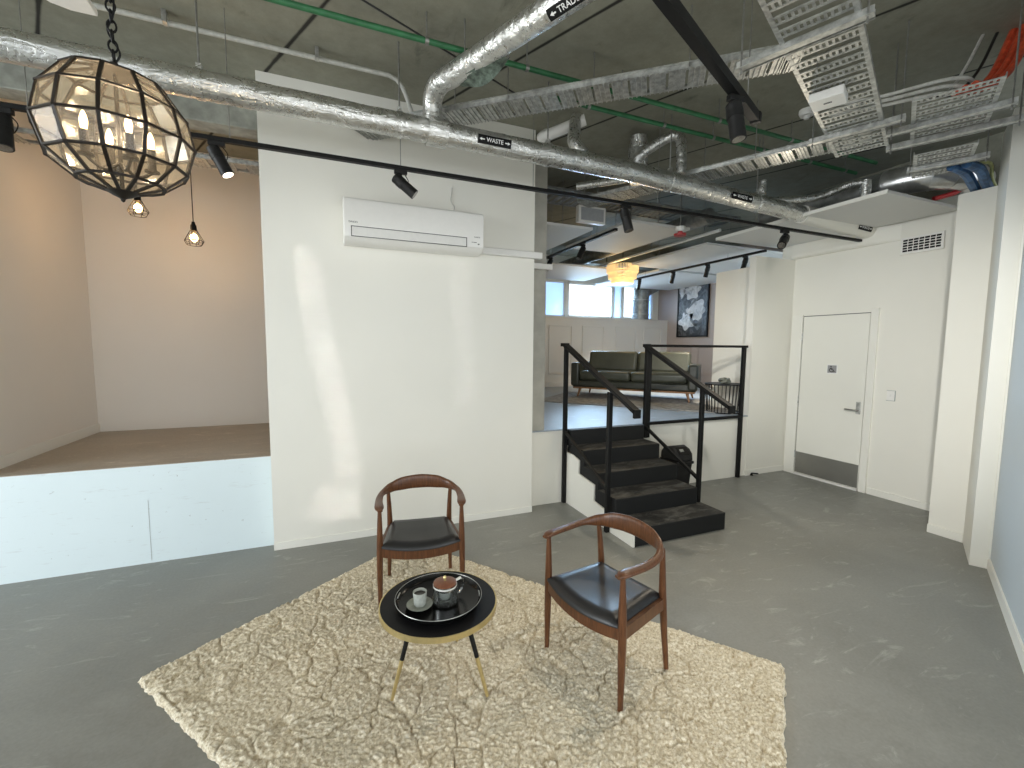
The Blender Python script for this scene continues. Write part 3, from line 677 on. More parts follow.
def make_chair(label, loc, rz):
    ch = thing('armchair', label, 'armchair', loc, rz, 'wooden armchairs on the shaggy rug')
    L = lambda n, mb, m, **k: part(n, mb, m, ch, local=True, **k)
    for s in (-1, 1):
        z = [0, .19, .37, .43, .53, .642]; r = [.0125, .0175, .0205, .0195, .0165, .0115]
        x = [.262, .262, .260, .259, .258, .257]; y = [-.205, -.204, -.203, -.203, -.205, -.207]
        L('leg', MB().tube([(s * a, b, c) for a, b, c in zip(x, y, z)], .02, 14, rs=r), 'walnut')
        z = [0, .19, .37, .43, .55, .662]; x = [.222, .216, .211, .210, .213, .218]; y = [.200, .180, .165, .160, .150, .138]
        L('leg', MB().tube([(s * a, b, c) for a, b, c in zip(x, y, z)], .02, 14, rs=[.0125, .0165, .019, .0185, .0155, .012]), 'walnut')
    # seat frame: bowed front rail, two side rails, back rail
    fr = MB(); N = 10
    top = []; 
    for i in range(N + 1):
        t = i / N * 2 - 1; x = t * .256; y = -.203 - .034 * (1 - t * t); sag = -.022 * (1 - t * t)
        top.append((x, y, sag))
    for i in range(N):
        a, b = top[i], top[i + 1]
        vs = [(a[0], a[1] - .012, .338 + a[2]), (b[0], b[1] - .012, .338 + b[2]), (b[0], b[1] + .012, .338 + b[2]), (a[0], a[1] + .012, .338 + a[2]),
              (a[0], a[1] - .012, .398 + a[2]), (b[0], b[1] - .012, .398 + b[2]), (b[0], b[1] + .012, .398 + b[2]), (a[0], a[1] + .012, .398 + a[2])]
        fr.add(vs, [(3, 2, 1, 0), (4, 5, 6, 7), (0, 1, 5, 4), (2, 3, 7, 6)])
    for s in (-1, 1): fr.bar((s * .258, -.2, .368), (s * .212, .162, .368), .022, .06)
    fr.bar((-.21, .162, .368), (.21, .162, .368), .022, .06)
    L('seat_frame', fr, 'walnut')
    # cushion: thick slightly dished pad
    cu = MB(); nx, ny = 14, 12; gv = {}
    for layer in (0, 1):
        for i in range(nx + 1):
            for k in range(ny + 1):
                u = i / nx * 2 - 1; v = k / ny
                yf = -.222 - .036 * (1 - u * u); yb = .158
                y = yf + (yb - yf) * v; hw = .247 - (.247 - .203) * v; x = u * hw
                e = min(1, min(1 - abs(u), v, 1 - v) / .10) if layer else 1
                e = sqrt(max(0, 1 - (1 - e) ** 2))
                sag = -.020 * (1 - u * u) * max(0, 1 - v * 1.6)
                z = .395 + sag if layer == 0 else .409 + .028 * e - .012 * (1 - u * u) * sin(pi * min(1, v * 1.05)) + sag
                gv[layer, i, k] = len(cu.v); cu.v.append((x, y, z))
    for i in range(nx):
        for k in range(ny):
            cu.f.append((gv[1, i, k], gv[1, i + 1, k], gv[1, i + 1, k + 1], gv[1, i, k + 1]))
            cu.f.append((gv[0, i, k + 1], gv[0, i + 1, k + 1], gv[0, i + 1, k], gv[0, i, k]))
    for i in range(nx):
        cu.f.append((gv[0, i, 0], gv[0, i + 1, 0], gv[1, i + 1, 0], gv[1, i, 0])); cu.f.append((gv[0, i + 1, ny], gv[0, i, ny], gv[1, i, ny], gv[1, i + 1, ny]))
    for k in range(ny):
        cu.f.append((gv[0, 0, k + 1], gv[0, 0, k], gv[1, 0, k], gv[1, 0, k + 1])); cu.f.append((gv[0, nx, k], gv[0, nx, k + 1], gv[1, nx, k + 1], gv[1, nx, k]))
    L('seat', cu, 'leather_k', smooth=70)
    # one-piece arm and back rail
    cp = [(-.252, -.240, .646), (-.260, -.19, .653), (-.268, -.06, .652), (-.256, .05, .660), (-.200, .136, .672), (-.11, .170, .688), (0, .180, .694),
          (.11, .170, .688), (.200, .136, .672), (.256, .05, .660), (.268, -.06, .652), (.260, -.19, .653), (.252, -.240, .646)]
    P = smooth_path(cp, 5); n = len(P)
    ws = lerp_list([.016, .029, .024, .019, .015, .013, .0125, .013, .015, .019, .024, .029, .016], n)
    hs = lerp_list([.008, .012, .0135, .017, .034, .047, .050, .047, .034, .017, .0135, .012, .008], n)
    tw = lerp_list([0, 0, 0, .1, .05, .0, 0, 0, -.05, -.1, 0, 0, 0], n)
    L('arm_rail', sweep(MB(), P, ws, hs, tw), 'walnut', smooth=80)
    return ch
def chair_at(front_center, facing):
    f = V(facing).normalized(); rz = atan2(f.x, -f.y)     # local -Y looks along facing
    c = V(front_center) - f * .205
    return (c.x, c.y, .030), rz
loc, rz = chair_at((.500, 2.735), (-.15, -.99))
cA = make_chair('curved wooden armchair with black seat facing us between table and white wall', loc, rz)
loc, rz = chair_at((1.125, 1.80), (-.975, -.228))
cB = dup(cA, loc, rz, 'curved wooden armchair with black seat turned sideways in front of the stairs')

# ------------------------------------------------------------------ rug
E1 = V((.810, .586)); E2 = V((.586, -.810)); RA = V((-.953, 2.615))
def make_rug():
    LX, LY = 1.87, 2.77; st = .0058; nx = int(LX / st); ny = int(LY / st); mb = MB(); vs = mb.v
    nz = noise.noise; vor = noise.voronoi
    def h(a, b):
        q = V((a * 6.4 + .62 * nz((a * 5, b * 5, 3.1)) + .16 * nz((a * 22, b * 22, 1.7)), b * 6.4 + .62 * nz((a * 5, b * 5, 8.3)) + .16 * nz((a * 22, b * 22, 5.5)), .5))
        d, p = vor(q)
        e = d[1] - d[0]
        cellr = nz((p[0].x * 3.7, p[0].y * 3.7, 2.2))
        g = min(1, e / .10); g = g * g * (3 - 2 * g)
        soft = .5 + .5 * nz((a * 2.6, b * 2.6, 11)) + .25 * nz((a * 9, b * 9, 15))
        depth = .019 * (1 - g) * min(1, max(0, soft * 3.0 - .60))
        ang = cellr * 9; ca, sa = cos(ang), sin(ang); w = a * ca + b * sa
        sw = .0055 * abs(nz((w * 26, cellr * 50, 7))) * (1 if cellr > .05 else .3)
        wx, wy = a + .006 * nz((a * 30, b * 30, 61)), b + .006 * nz((a * 30, b * 30, 67))
        p1 = wx * ca + wy * sa; p2 = wy * ca - wx * sa; t1 = abs(nz((p1 * 38, p2 * 84, .3))); t2 = abs(nz((p1 * 80, p2 * 140, 4.3)))
        return max(.003, .033 + .004 * cellr - depth - sw + .0150 * (t1 - .25) + .0085 * (t2 - .25)) + .0015 * random.uniform(-1, 1)
    for i in range(nx + 1):
        for k in range(ny + 1):
            a = LX * i / nx; b = LY * k / ny
            edge = min(a, LX - a, b, LY - b)
            z = h(a, b)
            z -= .010 * math.exp(-((edge - .085) / .007) ** 2) * max(0, .35 + .65 * nz((a * 4, b * 4, 21)))
            if edge < .03: z *= .25 + .75 * sqrt(max(0, 1 - (1 - edge / .03) ** 2))
            k2 = max(0, 1 - edge / .12)
            if edge == 0: z = .002
            px = a + (.010 * nz((a * 14, b * 14, 30)) + .007 * nz((a * 45, b * 45, 31))) * k2
            py = b + (.010 * nz((a * 14, b * 14, 40)) + .007 * nz((a * 45, b * 45, 41))) * k2
            p = RA + E1 * px + E2 * py
            vs.append((p.x, p.y, z))
    w = ny + 1
    mb.f = [(i * w + k, (i + 1) * w + k, (i + 1) * w + k + 1, i * w + k + 1) for i in range(nx) for k in range(ny)]
    return mb
def rug_mat():
    t = NT('cream_wool_pile'); co = t.co()
    a = t.noise(co, 3, 4, .6); b = t.noise(co, 70, 4, .7, .6); c0 = t.noise(co, 260, 3, .7)
    c = t.ramp(a, (.3, (.68, .595, .43)), (.7, (.79, .71, .54)))
    c = t.mix(.7, c, t.ramp(b, (.38, (.33, .25, .14)), (.5, (.66, .585, .43)), (.62, (.93, .88, .76))))
    t.set(c, .95, **{'Sheen Weight': .15, 'Sheen Roughness': .5})
    t.bump(t.math('ADD', b, t.math('MULTIPLY', c0, .5)), .6, .006); return t.m
M['rug'] = rug_mat()
o = part('shaggy_rug', make_rug(), 'rug', None, smooth=180); tag(o, 'thick cream woollen rug with carved pattern on the concrete floor', 'rug')

# ------------------------------------------------------------------ coffee table and tea things
TX, TY, TZ = .442, 1.985, .482
ct = thing('coffee_table', 'round black coffee table with brass rim on the cream rug', 'coffee table', (TX, TY, .034))
Lz = TZ - .034
part('table_top', MB().lathe([(.001, Lz - .022), (.272, Lz - .022), (.272, Lz), (.001, Lz)], 72), 'tabletop', ct, local=True)
part('brass_band', MB().lathe([(.2725, Lz - .026), (.278, Lz - .026), (.278, Lz - .001), (.2725, Lz - .001), (.2725, Lz - .026)], 72, None, False), 'brass', ct, local=True)['label'] = 'brass rim band'
part('underside', MB().lathe([(.001, Lz - .03), (.271, Lz - .03), (.271, Lz - .0225), (.001, Lz - .0225)], 48), 'tabletop', ct, local=True)
for fx, fy in ((-.226, .006), (.200, -.138), (.17, .30)):
    a = V((fx, fy, 0)); b = V((fx * .52, fy * .52, Lz - .028)); m = a.lerp(b, .45)
    lg = part('leg', MB().tube([m, b], .012, 12, rs=[.0105, .0135]), 'black', ct, local=True)
    part('brass_tip', MB().tube([a, m], .01, 12, rs=[.008, .0107]), 'brass', lg, local=True)['label'] = 'brass lower leg'
tx, ty = TX - .002, TY - .010
tr = thing('serving_tray', 'round black lacquer tray with silver rim on the coffee table', 'tray', (tx, ty, TZ + .002))
part('tray_body', MB().lathe([(.001, 0), (.186, 0), (.194, .006), (.204, .030), (.201, .030), (.190, .009), (.182, .005), (.001, .005)], 72), 'lacquer', tr, local=True)
part('tray_rim', MB().torus((0, 0, .0305), .2035, .0013, 72, 6), 'rim', tr, local=True)['label'] = 'thin silver rim'
for a in (2.75, -.25):
    part('tray_handle', MB().tube([(.193 * cos(a + dd), .193 * sin(a + dd), .024) for dd in (-.12, -.06, 0, .06, .12)], .003, 6), 'galv', tr, local=True)
zt = TZ + .007
sx_, sy_ = .345, 1.955
sc = thing('saucer', 'grey green saucer under the small cup', 'saucer', (sx_, sy_, zt))
part('saucer_body', MB().lathe([(.001, 0), (.030, 0), (.034, .003), (.060, .012), (.060, .015), (.032, .007), (.001, .006)], 40), 'saucer', sc, local=True)
cp = thing('coffee_cup', 'pale speckled cup of black coffee on the saucer', 'cup', (sx_ + .002, sy_ + .004, zt + .0065))
part('cup_body', MB().lathe([(.001, 0), (.024, 0), (.028, .006), (.032, .064), (.0295, .064), (.026, .010), (.001, .008)], 36), 'ceramic', cp, local=True)
part('coffee', MB().lathe([(.001, .052), (.0288, .052)], 32, None, False), 'coffee', cp, local=True, smooth=0)
px_, py_ = .463, 1.945
tp = thing('glass_teapot', 'clear glass teapot with brown wooden lid and white cup inside on the tray', 'teapot', (px_, py_, zt))
part('glass_body', MB().lathe([(.001, 0), (.052, 0), (.059, .005), (.060, .022), (.054, .092), (.052, .092), (.0575, .022), (.056, .007), (.001, .004)], 40), 'clear', tp, local=True)
part('inner_cup', MB().lathe([(.001, .024), (.022, .024), (.028, .032), (.031, .058), (.0285, .058), (.025, .034), (.001, .030)], 32), 'ceramic_w', tp, local=True)['label'] = 'white cup inside the glass'
part('tea', MB().lathe([(.001, .047), (.027, .047)], 28, None, False), 'coffee', tp, local=True, smooth=0)
part('lid', MB().lathe([(.001, .0915), (.050, .0915), (.054, .095), (.054, .100), (.040, .106), (.001, .108)], 40), 'lidwood', tp, local=True)['label'] = 'brown wooden lid'
part('lid_knob', MB().lathe([(.001, .107), (.006, .108), (.0055, .116), (.009, .123), (.006, .129), (.001, .130)], 20), 'brass', tp, local=True)
hd = smooth_path([(.050, .018, .086), (.078, .028, .088), (.096, .034, .072), (.092, .033, .036), (.072, .026, .018), (.056, .020, .022)], 6)
part('glass_handle', MB().tube(hd, .006, 10), M['clear'], tp, local=True)
part('handle_collar', MB().lathe([(.0545, .084), (.0565, .084), (.0565, .0905), (.0545, .0905)], 36, None, False).tube([(.054, .019, .087), (.084, .030, .090)], .0065, 10), 'ceramic_w', tp, local=True)
#SECTION_LAMPS
# ------------------------------------------------------------------ lantern chandelier
def light(name, ty, loc, energy, col=(1, 1, 1), **kw):
    d = bpy.data.lights.new(name, ty); d.energy = energy; d.color = col
    for k, v in kw.items(): setattr(d, k, v)
    o = bpy.data.objects.new(name, d); C.objects.link(o); o.location = loc; return o
HX, HY, HZ = -.705, 2.095, 2.462
cl = thing('glass_lantern', 'large faceted glass globe chandelier hanging on a black chain', 'chandelier', (HX, HY, HZ), .12)
NF = 12
prof = [(.060, .212), (.145, .178), (.206, .090), (.228, -.012), (.200, -.110), (.126, -.174), (.032, -.208)]
K = lambda n, mb, m, p=cl, **k: part(n, mb, m, p, local=True, **k)
gp = MB(); cm = MB()
for i in range(len(prof) - 1):
    (r0, z0), (r1, z1) = prof[i], prof[i + 1]
    for k in range(NF):
        a, b = 2 * pi * k / NF, 2 * pi * (k + 1) / NF
        q = [V((r0 * cos(a), r0 * sin(a), z0)), V((r0 * cos(b), r0 * sin(b), z0)), V((r1 * cos(b), r1 * sin(b), z1)), V((r1 * cos(a), r1 * sin(a), z1))]
        gp.quad(*q)
        cm.bar(q[0], q[3], .0115, .0065, (cos(a), sin(a), 0))
        if 0 < i: cm.bar(q[0], q[1], .0115, .0065)
K('glass_panes', gp, 'lampglass', smooth=0); K('came_frame', cm, 'bronze', smooth=0)
K('bottom_cup', MB().lathe([(.001, -.240), (.006, -.236), (.008, -.228), (.014, -.224), (.030, -.217), (.048, -.205), (.046, -.201), (.001, -.203)], 24), 'bronze')
K('top_cap', MB().lathe([(.001, .250), (.012, .248), (.014, .230), (.05, .223), (.066, .211), (.001, .209)], 24), 'bronze')
K('centre_rod', MB().tube([(0, 0, -.204), (0, 0, .212)], .007, 8), 'bronze')
arms = MB()
for k in range(4):
    a = k * pi / 2 + .5; x, y = .095 * cos(a), .095 * sin(a)
    K('arm', MB().tube(smooth_path([(0, 0, -.10), (x * .5, y * .5, -.135), (x, y, -.105), (x, y, -.09)], 5), .006, 8), 'bronze')
    s = K('candle_sleeve', MB().tube([(x, y, -.10), (x, y, -.02)], .014, 12).lathe([(.001, -.108), (.024, -.104), (.024, -.098), (.001, -.098)], 16, Matrix.Translation((x, y, 0))), 'bronze')
    part('bulb', MB().lathe([(.001, -.02), (.008, -.018), (.011, .0), (.012, .012), (.008, .03), (.003, .043), (.001, .045)], 14, Matrix.Translation((x, y, 0))), 'bulb', s, local=True)
    p = W(cl) @ V((x, y, .02)); light('candle_light', 'POINT', p, 4.0, (1, .78, .52), shadow_soft_size=.02)
# chain of alternating links up to the slab
zc = .25; kk = 0
while HZ + zc < CZ - .01:
    R = Matrix.Rotation(pi / 2, 4, 'X') if kk % 2 else Matrix.Rotation(pi / 2, 4, 'Y')
    mm = Matrix.Translation((0, 0, zc + .021)) @ Matrix.Diagonal((1, 1, 1.55, 1)) @ R
    pr = [(.013 + .0033 * cos(2 * pi * i / 6), .0033 * sin(2 * pi * i / 6)) for i in range(7)]
    K('chain_link', MB().lathe(pr, 14, mm, False), 'black'); zc += .034; kk += 1
K('flex_cord', MB().tube(smooth_path([(.004, .004, .25), (.018, .0, .29), (-.014, .01, .36), (.012, -.01, .44), (-.004, .01, .7), (.01, 0, 1.0), (0, 0, CZ - HZ)], 6), .0035, 6), 'black')
K('ceiling_rose', MB().lathe([(.001, CZ - HZ), (.06, CZ - HZ), (.055, CZ - HZ - .03), (.001, CZ - HZ - .035)], 24), 'black')

def cage_pendant(label, x, y, zb):
    r = thing('cage_pendant', label, 'pendant lamp', (x, y, zb), 0, 'wire cage pendants in the alcove')
    L = lambda n, mb, m, **k: part(n, mb, m, r, local=True, **k)
    L('cord', MB().tube([(0, 0, .14), (0, 0, CZ - zb)], .004, 6), 'black')
    L('socket', MB().lathe([(.001, .145), (.012, .14), (.016, .12), (.024, .105), (.026, .065), (.03, .055), (.001, .05)], 18), 'black')
    cg = MB(); n = 8
    for k in range(n):
        a, b = 2 * pi * k / n, 2 * pi * (k + 1) / n
        p = [(rr * cos(a), rr * sin(a), z) for rr, z in ((.028, .06), (.078, -.035), (.058, -.072))]
        q = [(rr * cos(b), rr * sin(b), z) for rr, z in ((.028, .06), (.078, -.035), (.058, -.072))]
        for u, v in ((p[0], p[1]), (p[1], p[2]), (p[1], q[1]), (p[2], q[2])): cg.tube([u, v], .0028, 5)
    L('wire_cage', cg, 'black')
    L('bulb', MB().sphere((0, 0, -.005), .040, 18, 12, (1, 1, 1.1)), 'bulbglass')
    L('filament', MB().lathe([(.001, .04), (.010, .035), (.016, 0), (.012, -.022), (.001, -.026)], 12), 'filament')
    light('pendant_light', 'POINT', (x, y, zb - .0), 8.5, (1, .66, .36), shadow_soft_size=.045)
cage_pendant('lit black wire cage pendant hanging just below the glass globe', -1.58, 5.0, 2.915)
cage_pendant('lit black wire cage pendant hanging lower on a long cord in the alcove', -1.173, 5.0, 2.695)

# ------------------------------------------------------------------ tracks and spotlights
def rail(name, label, a, b, w=.036, h=.034, rods=(), off=0):
    a, b = V(a), V(b); r = thing(name, label, 'lighting track', tuple((a + b) / 2)); 
    part('rail', MB().bar(a, b, w, h), 'black', r)
    d = (b - a).normalized()
    part('end_cap', MB().bar(b - d * .02, b + d * .012, w + .006, h + .004), 'black', r)
    for t in rods:
        p = a.lerp(b, t); part('hanger', MB().tube([p, (p.x, p.y + off, p.z + .01 + off * .4), (p.x, p.y + off, CZ)] if off else [p, (p.x, p.y, CZ)], .003, 6), 'rod', r)
    return r
rail('lighting_track', 'long black lighting track running below the silver waste pipe', (-4.8, 3.29, 2.958), (5.78, 3.29, 2.958), .034, .026, (.31, .40, .50, .60, .72, .84), .062)
rail('lighting_track', 'thick black track crossing the ceiling near the top of the picture', (.36, 1.04, 3.0), (2.26, 1.885, 3.0), .045, .05, (.3, .92))
rail('lighting_track', 'short black track left of the gold lit ceiling board', (2.985, 4.22, 3.02), (2.985, 6.2, 3.02), .036, .03, (.2, .8))
rail('lighting_track', 'long black track crossing in front of the floral picture', (5.47, 4.3, 3.02), (5.47, 7.4, 3.02), .036, .03, (.2, .8))

def spot(label, top, dirv, lit=False, s=1.0, group='track spotlights', energy=0, cable=True, cone=70):
    top = V(top); dv = V(dirv).normalized()
    r = thing('spotlight', label, 'spotlight', tuple(top), 0, group)
    part('adapter', MB().box((top.x - .045 * s, top.y - .016 * s, top.z - .028 * s), (top.x + .045 * s, top.y + .016 * s, top.z)), 'blackmetal', r, bevel=.003)
    piv = top + V((0, 0, -.085 * s))
    part('arm', MB().tube([top + V((0, 0, -.025 * s)), piv], .012 * s, 10), 'blackmetal', r)
    a = piv - dv * .055 * s; b = piv + dv * .125 * s
    R = .037 * s
    pts = [a, a + dv * .006 * s, a + dv * .03 * s, a + dv * .034 * s, b - dv * .004, b]
    cn = part('can', MB().tube(pts, R, 24, True, rs=[R * .86, R, R, R * .97, R, R]), 'blackmetal', r)
    part('pivot_ring', MB().tube([piv - dv * .018 * s, piv + dv * .018 * s], R * 1.06, 24), 'blackmetal', cn)
    part('lens', MB().tube([b - dv * .002, b + dv * .0012], R * .80, 20), 'lens_on' if lit else 'lens_off', cn)
    if cable:
        part('lead', MB().tube(smooth_path([top + V((.03 * s, 0, -.028 * s)), top + V((.055 * s, .01, -.07 * s)), piv + V((.03, .01, -.03 * s)), a + V((.005, 0, .01))], 5), .003, 6), 'blackmetal', r)
    if energy:
        l = light('spot_beam', 'SPOT', b + dv * .01, energy, (1, .88, .70), spot_size=rad(cone), spot_blend=1, shadow_soft_size=.03)
        l.rotation_euler = dv.to_track_quat('-Z', 'Y').to_euler()
zt_ = 2.945
spot('black track spotlight at the left picture edge beside the glass globe', (-1.60, 3.29, zt_), (.12, -.25, -1), False, 1.05)
spot('lit black track spotlight just right of the glass globe', (-.63, 3.29, zt_), (.50, -.10, -1), True, 1.0, energy=14)
spot('black track spotlight tilted right above the air conditioner', (.48, 3.29, zt_), (.75, -.15, -.62), False, 1.0)
spot('black track spotlight hanging almost straight down before the lounge opening', (2.42, 3.29, zt_), (.12, -.25, -1), False, 1.1, energy=60, cone=130)
spot('black track spotlight tilted left near the right end of the long track', (4.45, 3.29, zt_), (-.72, -.35, -.55), False, 1.15, energy=85, cone=150)
spot('large black spotlight under the thick track near the ceiling', (1.93, 1.735, 2.976), (.05, -.18, -1), False, 1.05, energy=55, cone=140)
g2 = 'small spotlights in the upper lounge'
for y, l in ((4.95, 'small black spotlight nearer the end of the short lounge track'), (5.85, 'small black spotlight beside the concrete column')):
    spot(l, (2.985, y, 3.008), (-.55, -.1, -1), False, .95, g2, 14, False)
for y, l, lit in ((4.62, 'small black spotlight above the white partition', 0), (5.30, 'small black spotlight left of the white partition top', 0), (6.05, 'small black spotlight left of the floral picture', 0), (6.95, 'small lit spotlight beside the silver window duct', 1)):
    spot(l, (5.47, y, 3.008), (.15, .45, -1), lit, .95, g2, 150, False)
#SECTION_SERVICES
# ------------------------------------------------------------------ waste pipe and branches
def lin(a, b, n): return [V(a).lerp(V(b), i / n) for i in range(n + 1)]
wp = thing('waste_pipe', 'long foil wrapped waste pipe crossing the whole room', 'pipe', (1, 3.24, 3.2))
pz = lambda x: 3.243 - .0082 * (x + 1.5) if x < 2.4 else 3.211 - (x - 2.4) * .0440
PR = .080
A = lin((-4.8, 3.24, pz(-4.8)), (4.62, 3.24, pz(4.62)), 150)
A = [V((p.x, p.y, pz(p.x))) for p in A]
part('foil_pipe', MB().tube(A, PR, 24, True, .035), 'foil', wp, smooth=70)
B = [V((x, 3.24, pz(x))) for x in (4.62, 5.0, 5.4, 5.80)]
part('painted_pipe', MB().tube(B, PR + .012, 20), 'wall', wp)['label'] = 'white painted end of the pipe under the ceiling board'
part('end_opening', MB().torus((5.785, 3.24, pz(5.785)), PR + .016, .006, 24, 6, Matrix.Rotation(pi / 2, 4, 'Y')), 'line', wp)
for x in (-2.1, -.69, .47, 1.62, 2.85, 3.95):
    z = pz(x)
    part('hanger', MB().tube([(x, 3.24, z + PR), (x, 3.24, CZ)], .006, 8), 'rod', wp)
    part('clamp', MB().tube([(x - .018, 3.24, z), (x + .018, 3.24, z)], PR + .006, 20, True, .06).box((x - .014, 3.222, z + PR), (x + .014, 3.258, z + PR + .035)), 'foil', wp, smooth=60)
def pipe_label(x, txt='WASTE', L=.25, parent=wp, r=PR + .007, a0=rad(12), h=.062):
    pl = MB(); n = 8; al = h / r
    for xx in (x - L / 2, x + L / 2):
        for i in range(n + 1):
            a = a0 - al / 2 + al * i / n; pl.v.append((xx, 3.24 - r * cos(a), pz(xx) - r * sin(a)))
    pl.f = [(i, i + 1, n + 2 + i, n + 1 + i) for i in range(n)]
    lb = part('pipe_label', pl, 'label_k', parent, smooth=60)
    t = text_mesh(txt, .040)
    ar = .018
    for s in (-1, 1):
        cx = s * (L / 2 - .030)
        t.add([(cx - s * .020, -.004, 0), (cx + s * .002, -.004, 0), (cx + s * .002, .004, 0), (cx - s * .020, .004, 0)], [(0, 1, 2, 3)])
        t.add([(cx + s * .020, 0, 0), (cx + s * .001, .011, 0), (cx + s * .001, -.011, 0)], [(0, 1, 2)])
    def f(v):
        a = a0 - v.y / (r + .002); xx = x + v.x
        return V((xx, 3.24 - (r + .002) * cos(a), pz(xx) - (r + .002) * sin(a)))
    xf(t, f); q = part('label_lettering', t, 'label_w', lb, smooth=0)
    lb['label'] = 'black label reading WASTE between two arrows'
pipe_label(1.145, L=.26); pipe_label(3.66, L=.27); pipe_label(5.55, L=.24, r=PR + .019)

# big branch rising and running to the upper right
br = thing('branch_pipe', 'foil wrapped branch pipe bending up from the waste pipe to the picture top', 'pipe', (.7, 3.0, 3.4))
S0 = V((.705, 3.24, 3.27)); top = 3.47
dirb = V((.41, -.912, 0)).normalized()
e0 = V((.712, 3.10, top))
pth = smooth_path([S0, (.70, 3.235, 3.36), (.695, 3.19, 3.43), (.715, 3.08, top), (.775, 2.95, top)], 7) + lin((.79, 2.915, top), V((.775, 2.95, top)) + dirb * 1.5, 24)
part('foil_pipe', MB().tube(pth, .068, 24, True, .045), 'foil', br, smooth=70)
part('joint_collar', MB().tube(lin((.66, 3.24, 3.23), (.80, 3.24, 3.225), 4), .098, 20, True, .08), 'foil', br, smooth=70)
part('hanger', MB().tube([(.83, 2.86, top + .06), (.83, 2.86, CZ)], .005, 6).tube([(1.1, 2.24, top + .06), (1.1, 2.24, CZ)], .005, 6), 'rod', br)
fl_ = []
for i in range(9):
    t = i / 8; p = V((.785, 2.93, top)).lerp(V((.955, 2.55, top)), t)
    fl_.append((p, .03 + .075 * sin(pi * t)))
tear = MB()
for p, w in fl_:
    tear.v.append(tuple(p + V((-.02, -.01, -.064)))); tear.v.append(tuple(p + V((.055, .02, -.05 - w * .3)))); tear.v.append(tuple(p + V((.075, .03, -.01 - w))))
tear.f = [(3 * i + k, 3 * i + k + 1, 3 * i + 4 + k, 3 * i + 3 + k) for i in range(8) for k in range(2)]
o = part('torn_insulation', tear, plain('green_grey_insulation', (.10, .13, .105), .9, 0, .5, 25, .4), br, smooth=60); o['label'] = 'torn flap showing dark insulation'
lbm = MB(); q0 = V((.775, 2.95, top)) + dirb * .96
side = V((0, 0, 1)).cross(dirb).normalized()        # perpendicular in plan
def onb(u, v, r=.073):
    a = rad(58) - v / r
    base = q0 + dirb * u; return base + (-side * cos(a)) * r * (1 if (-side).y < 0 else -1) + V((0, 0, -1)) * r * sin(a)
for u in (-.13, .13):
    for i in range(9): lbm.v.append(tuple(onb(u, -.03 + .06 * i / 8)))
lbm.f = [(i, i + 1, 10 + i, 9 + i) for i in range(8)]
lb = part('pipe_label', lbm, 'label_k', br); lb['label'] = 'black label with a white arrow reading TRADE WASTE'
t = text_mesh('TRADE', .042)
t.add([(-.115, 0, 0), (-.095, .012, 0), (-.095, -.012, 0)], [(0, 1, 2)]).add([(-.096, -.004, 0), (-.078, -.004, 0), (-.078, .004, 0), (-.096, .004, 0)], [(0, 1, 2, 3)])
xf(t, lambda v: onb(v.x, v.y, .0752)); part('label_lettering', t, 'label_w', lb, smooth=0)

def foil_run(label, pts, r, n=6, name='branch_pipe', mat='foil', jit=.04, rods=()):
    P = smooth_path(pts, n); c = P[len(P) // 2]
    r0 = thing(name, label, 'pipe', tuple(c)); part('pipe_body', MB().tube(P, r, 16, True, jit), mat, r0, smooth=70)
    for (x, y, z) in rods: part('hanger', MB().tube([(x, y, z), (x, y, CZ)], .005, 6), 'rod', r0)
    return r0
foil_run('short foil wrapped branch bending up behind the cable tray', [(1.98, 3.25, 3.24), (1.94, 3.27, 3.32), (1.90, 3.32, 3.40), (1.93, 3.36, 3.52), (1.96, 3.38, 3.64)], .05)
foil_run('pale elbow pipe below the cable tray right of the white wall', [(1.82, 3.68, 3.60), (1.755, 3.63, 3.54), (1.77, 3.56, 3.53), (1.90, 3.44, 3.57), (2.02, 3.34, 3.61)], .045, mat='white_dull', jit=0)
foil_run('foil wrapped arch pipe dropping into the waste pipe', [(2.72, 3.62, 3.40), (2.76, 3.56, 3.52), (2.86, 3.48, 3.60), (2.96, 3.36, 3.655), (3.0, 3.30, 3.62), (3.0, 3.27, 3.48), (2.99, 3.25, 3.28)], .045)
foil_run('upright foil wrapped valve cluster behind the waste pipe', [(2.80, 3.62, 3.30), (2.80, 3.62, 3.42), (2.79, 3.62, 3.52), (2.79, 3.62, 3.72)], .085, jit=.2)
foil_run('low foil pipe leading left from the valve cluster', [(2.80, 3.62, 3.36), (2.6, 3.75, 3.33), (2.3, 3.95, 3.30)], .035)
foil_run('small foil wrapped stub standing on the right end of the waste pipe', [(4.08, 3.27, 3.14), (4.10, 3.29, 3.22), (4.10, 3.3, 3.30), (4.10, 3.3, 3.40)], .038, jit=.25)
foil_run('crinkled foil pipe rising to the right over the door corner board', [(4.16, 3.30, 3.21), (4.4, 3.2, 3.22), (4.62, 3.05, 3.24), (4.78, 2.88, 3.32), (4.86, 2.78, 3.32)], .035, jit=.12)
foil_run('two foil wrapped risers standing on the door corner board', [(4.86, 2.78, 3.10), (4.86, 2.78, 3.34)], .045, jit=.08)
foil_run('red sprinkler pipe behind the round duct elbow', [(5.30, 2.44, 3.12), (5.42, 2.36, 3.16), (5.52, 2.30, 3.2), (5.70, 2.25, 3.12)], .022, name='sprinkler_pipe', mat='red', jit=0)
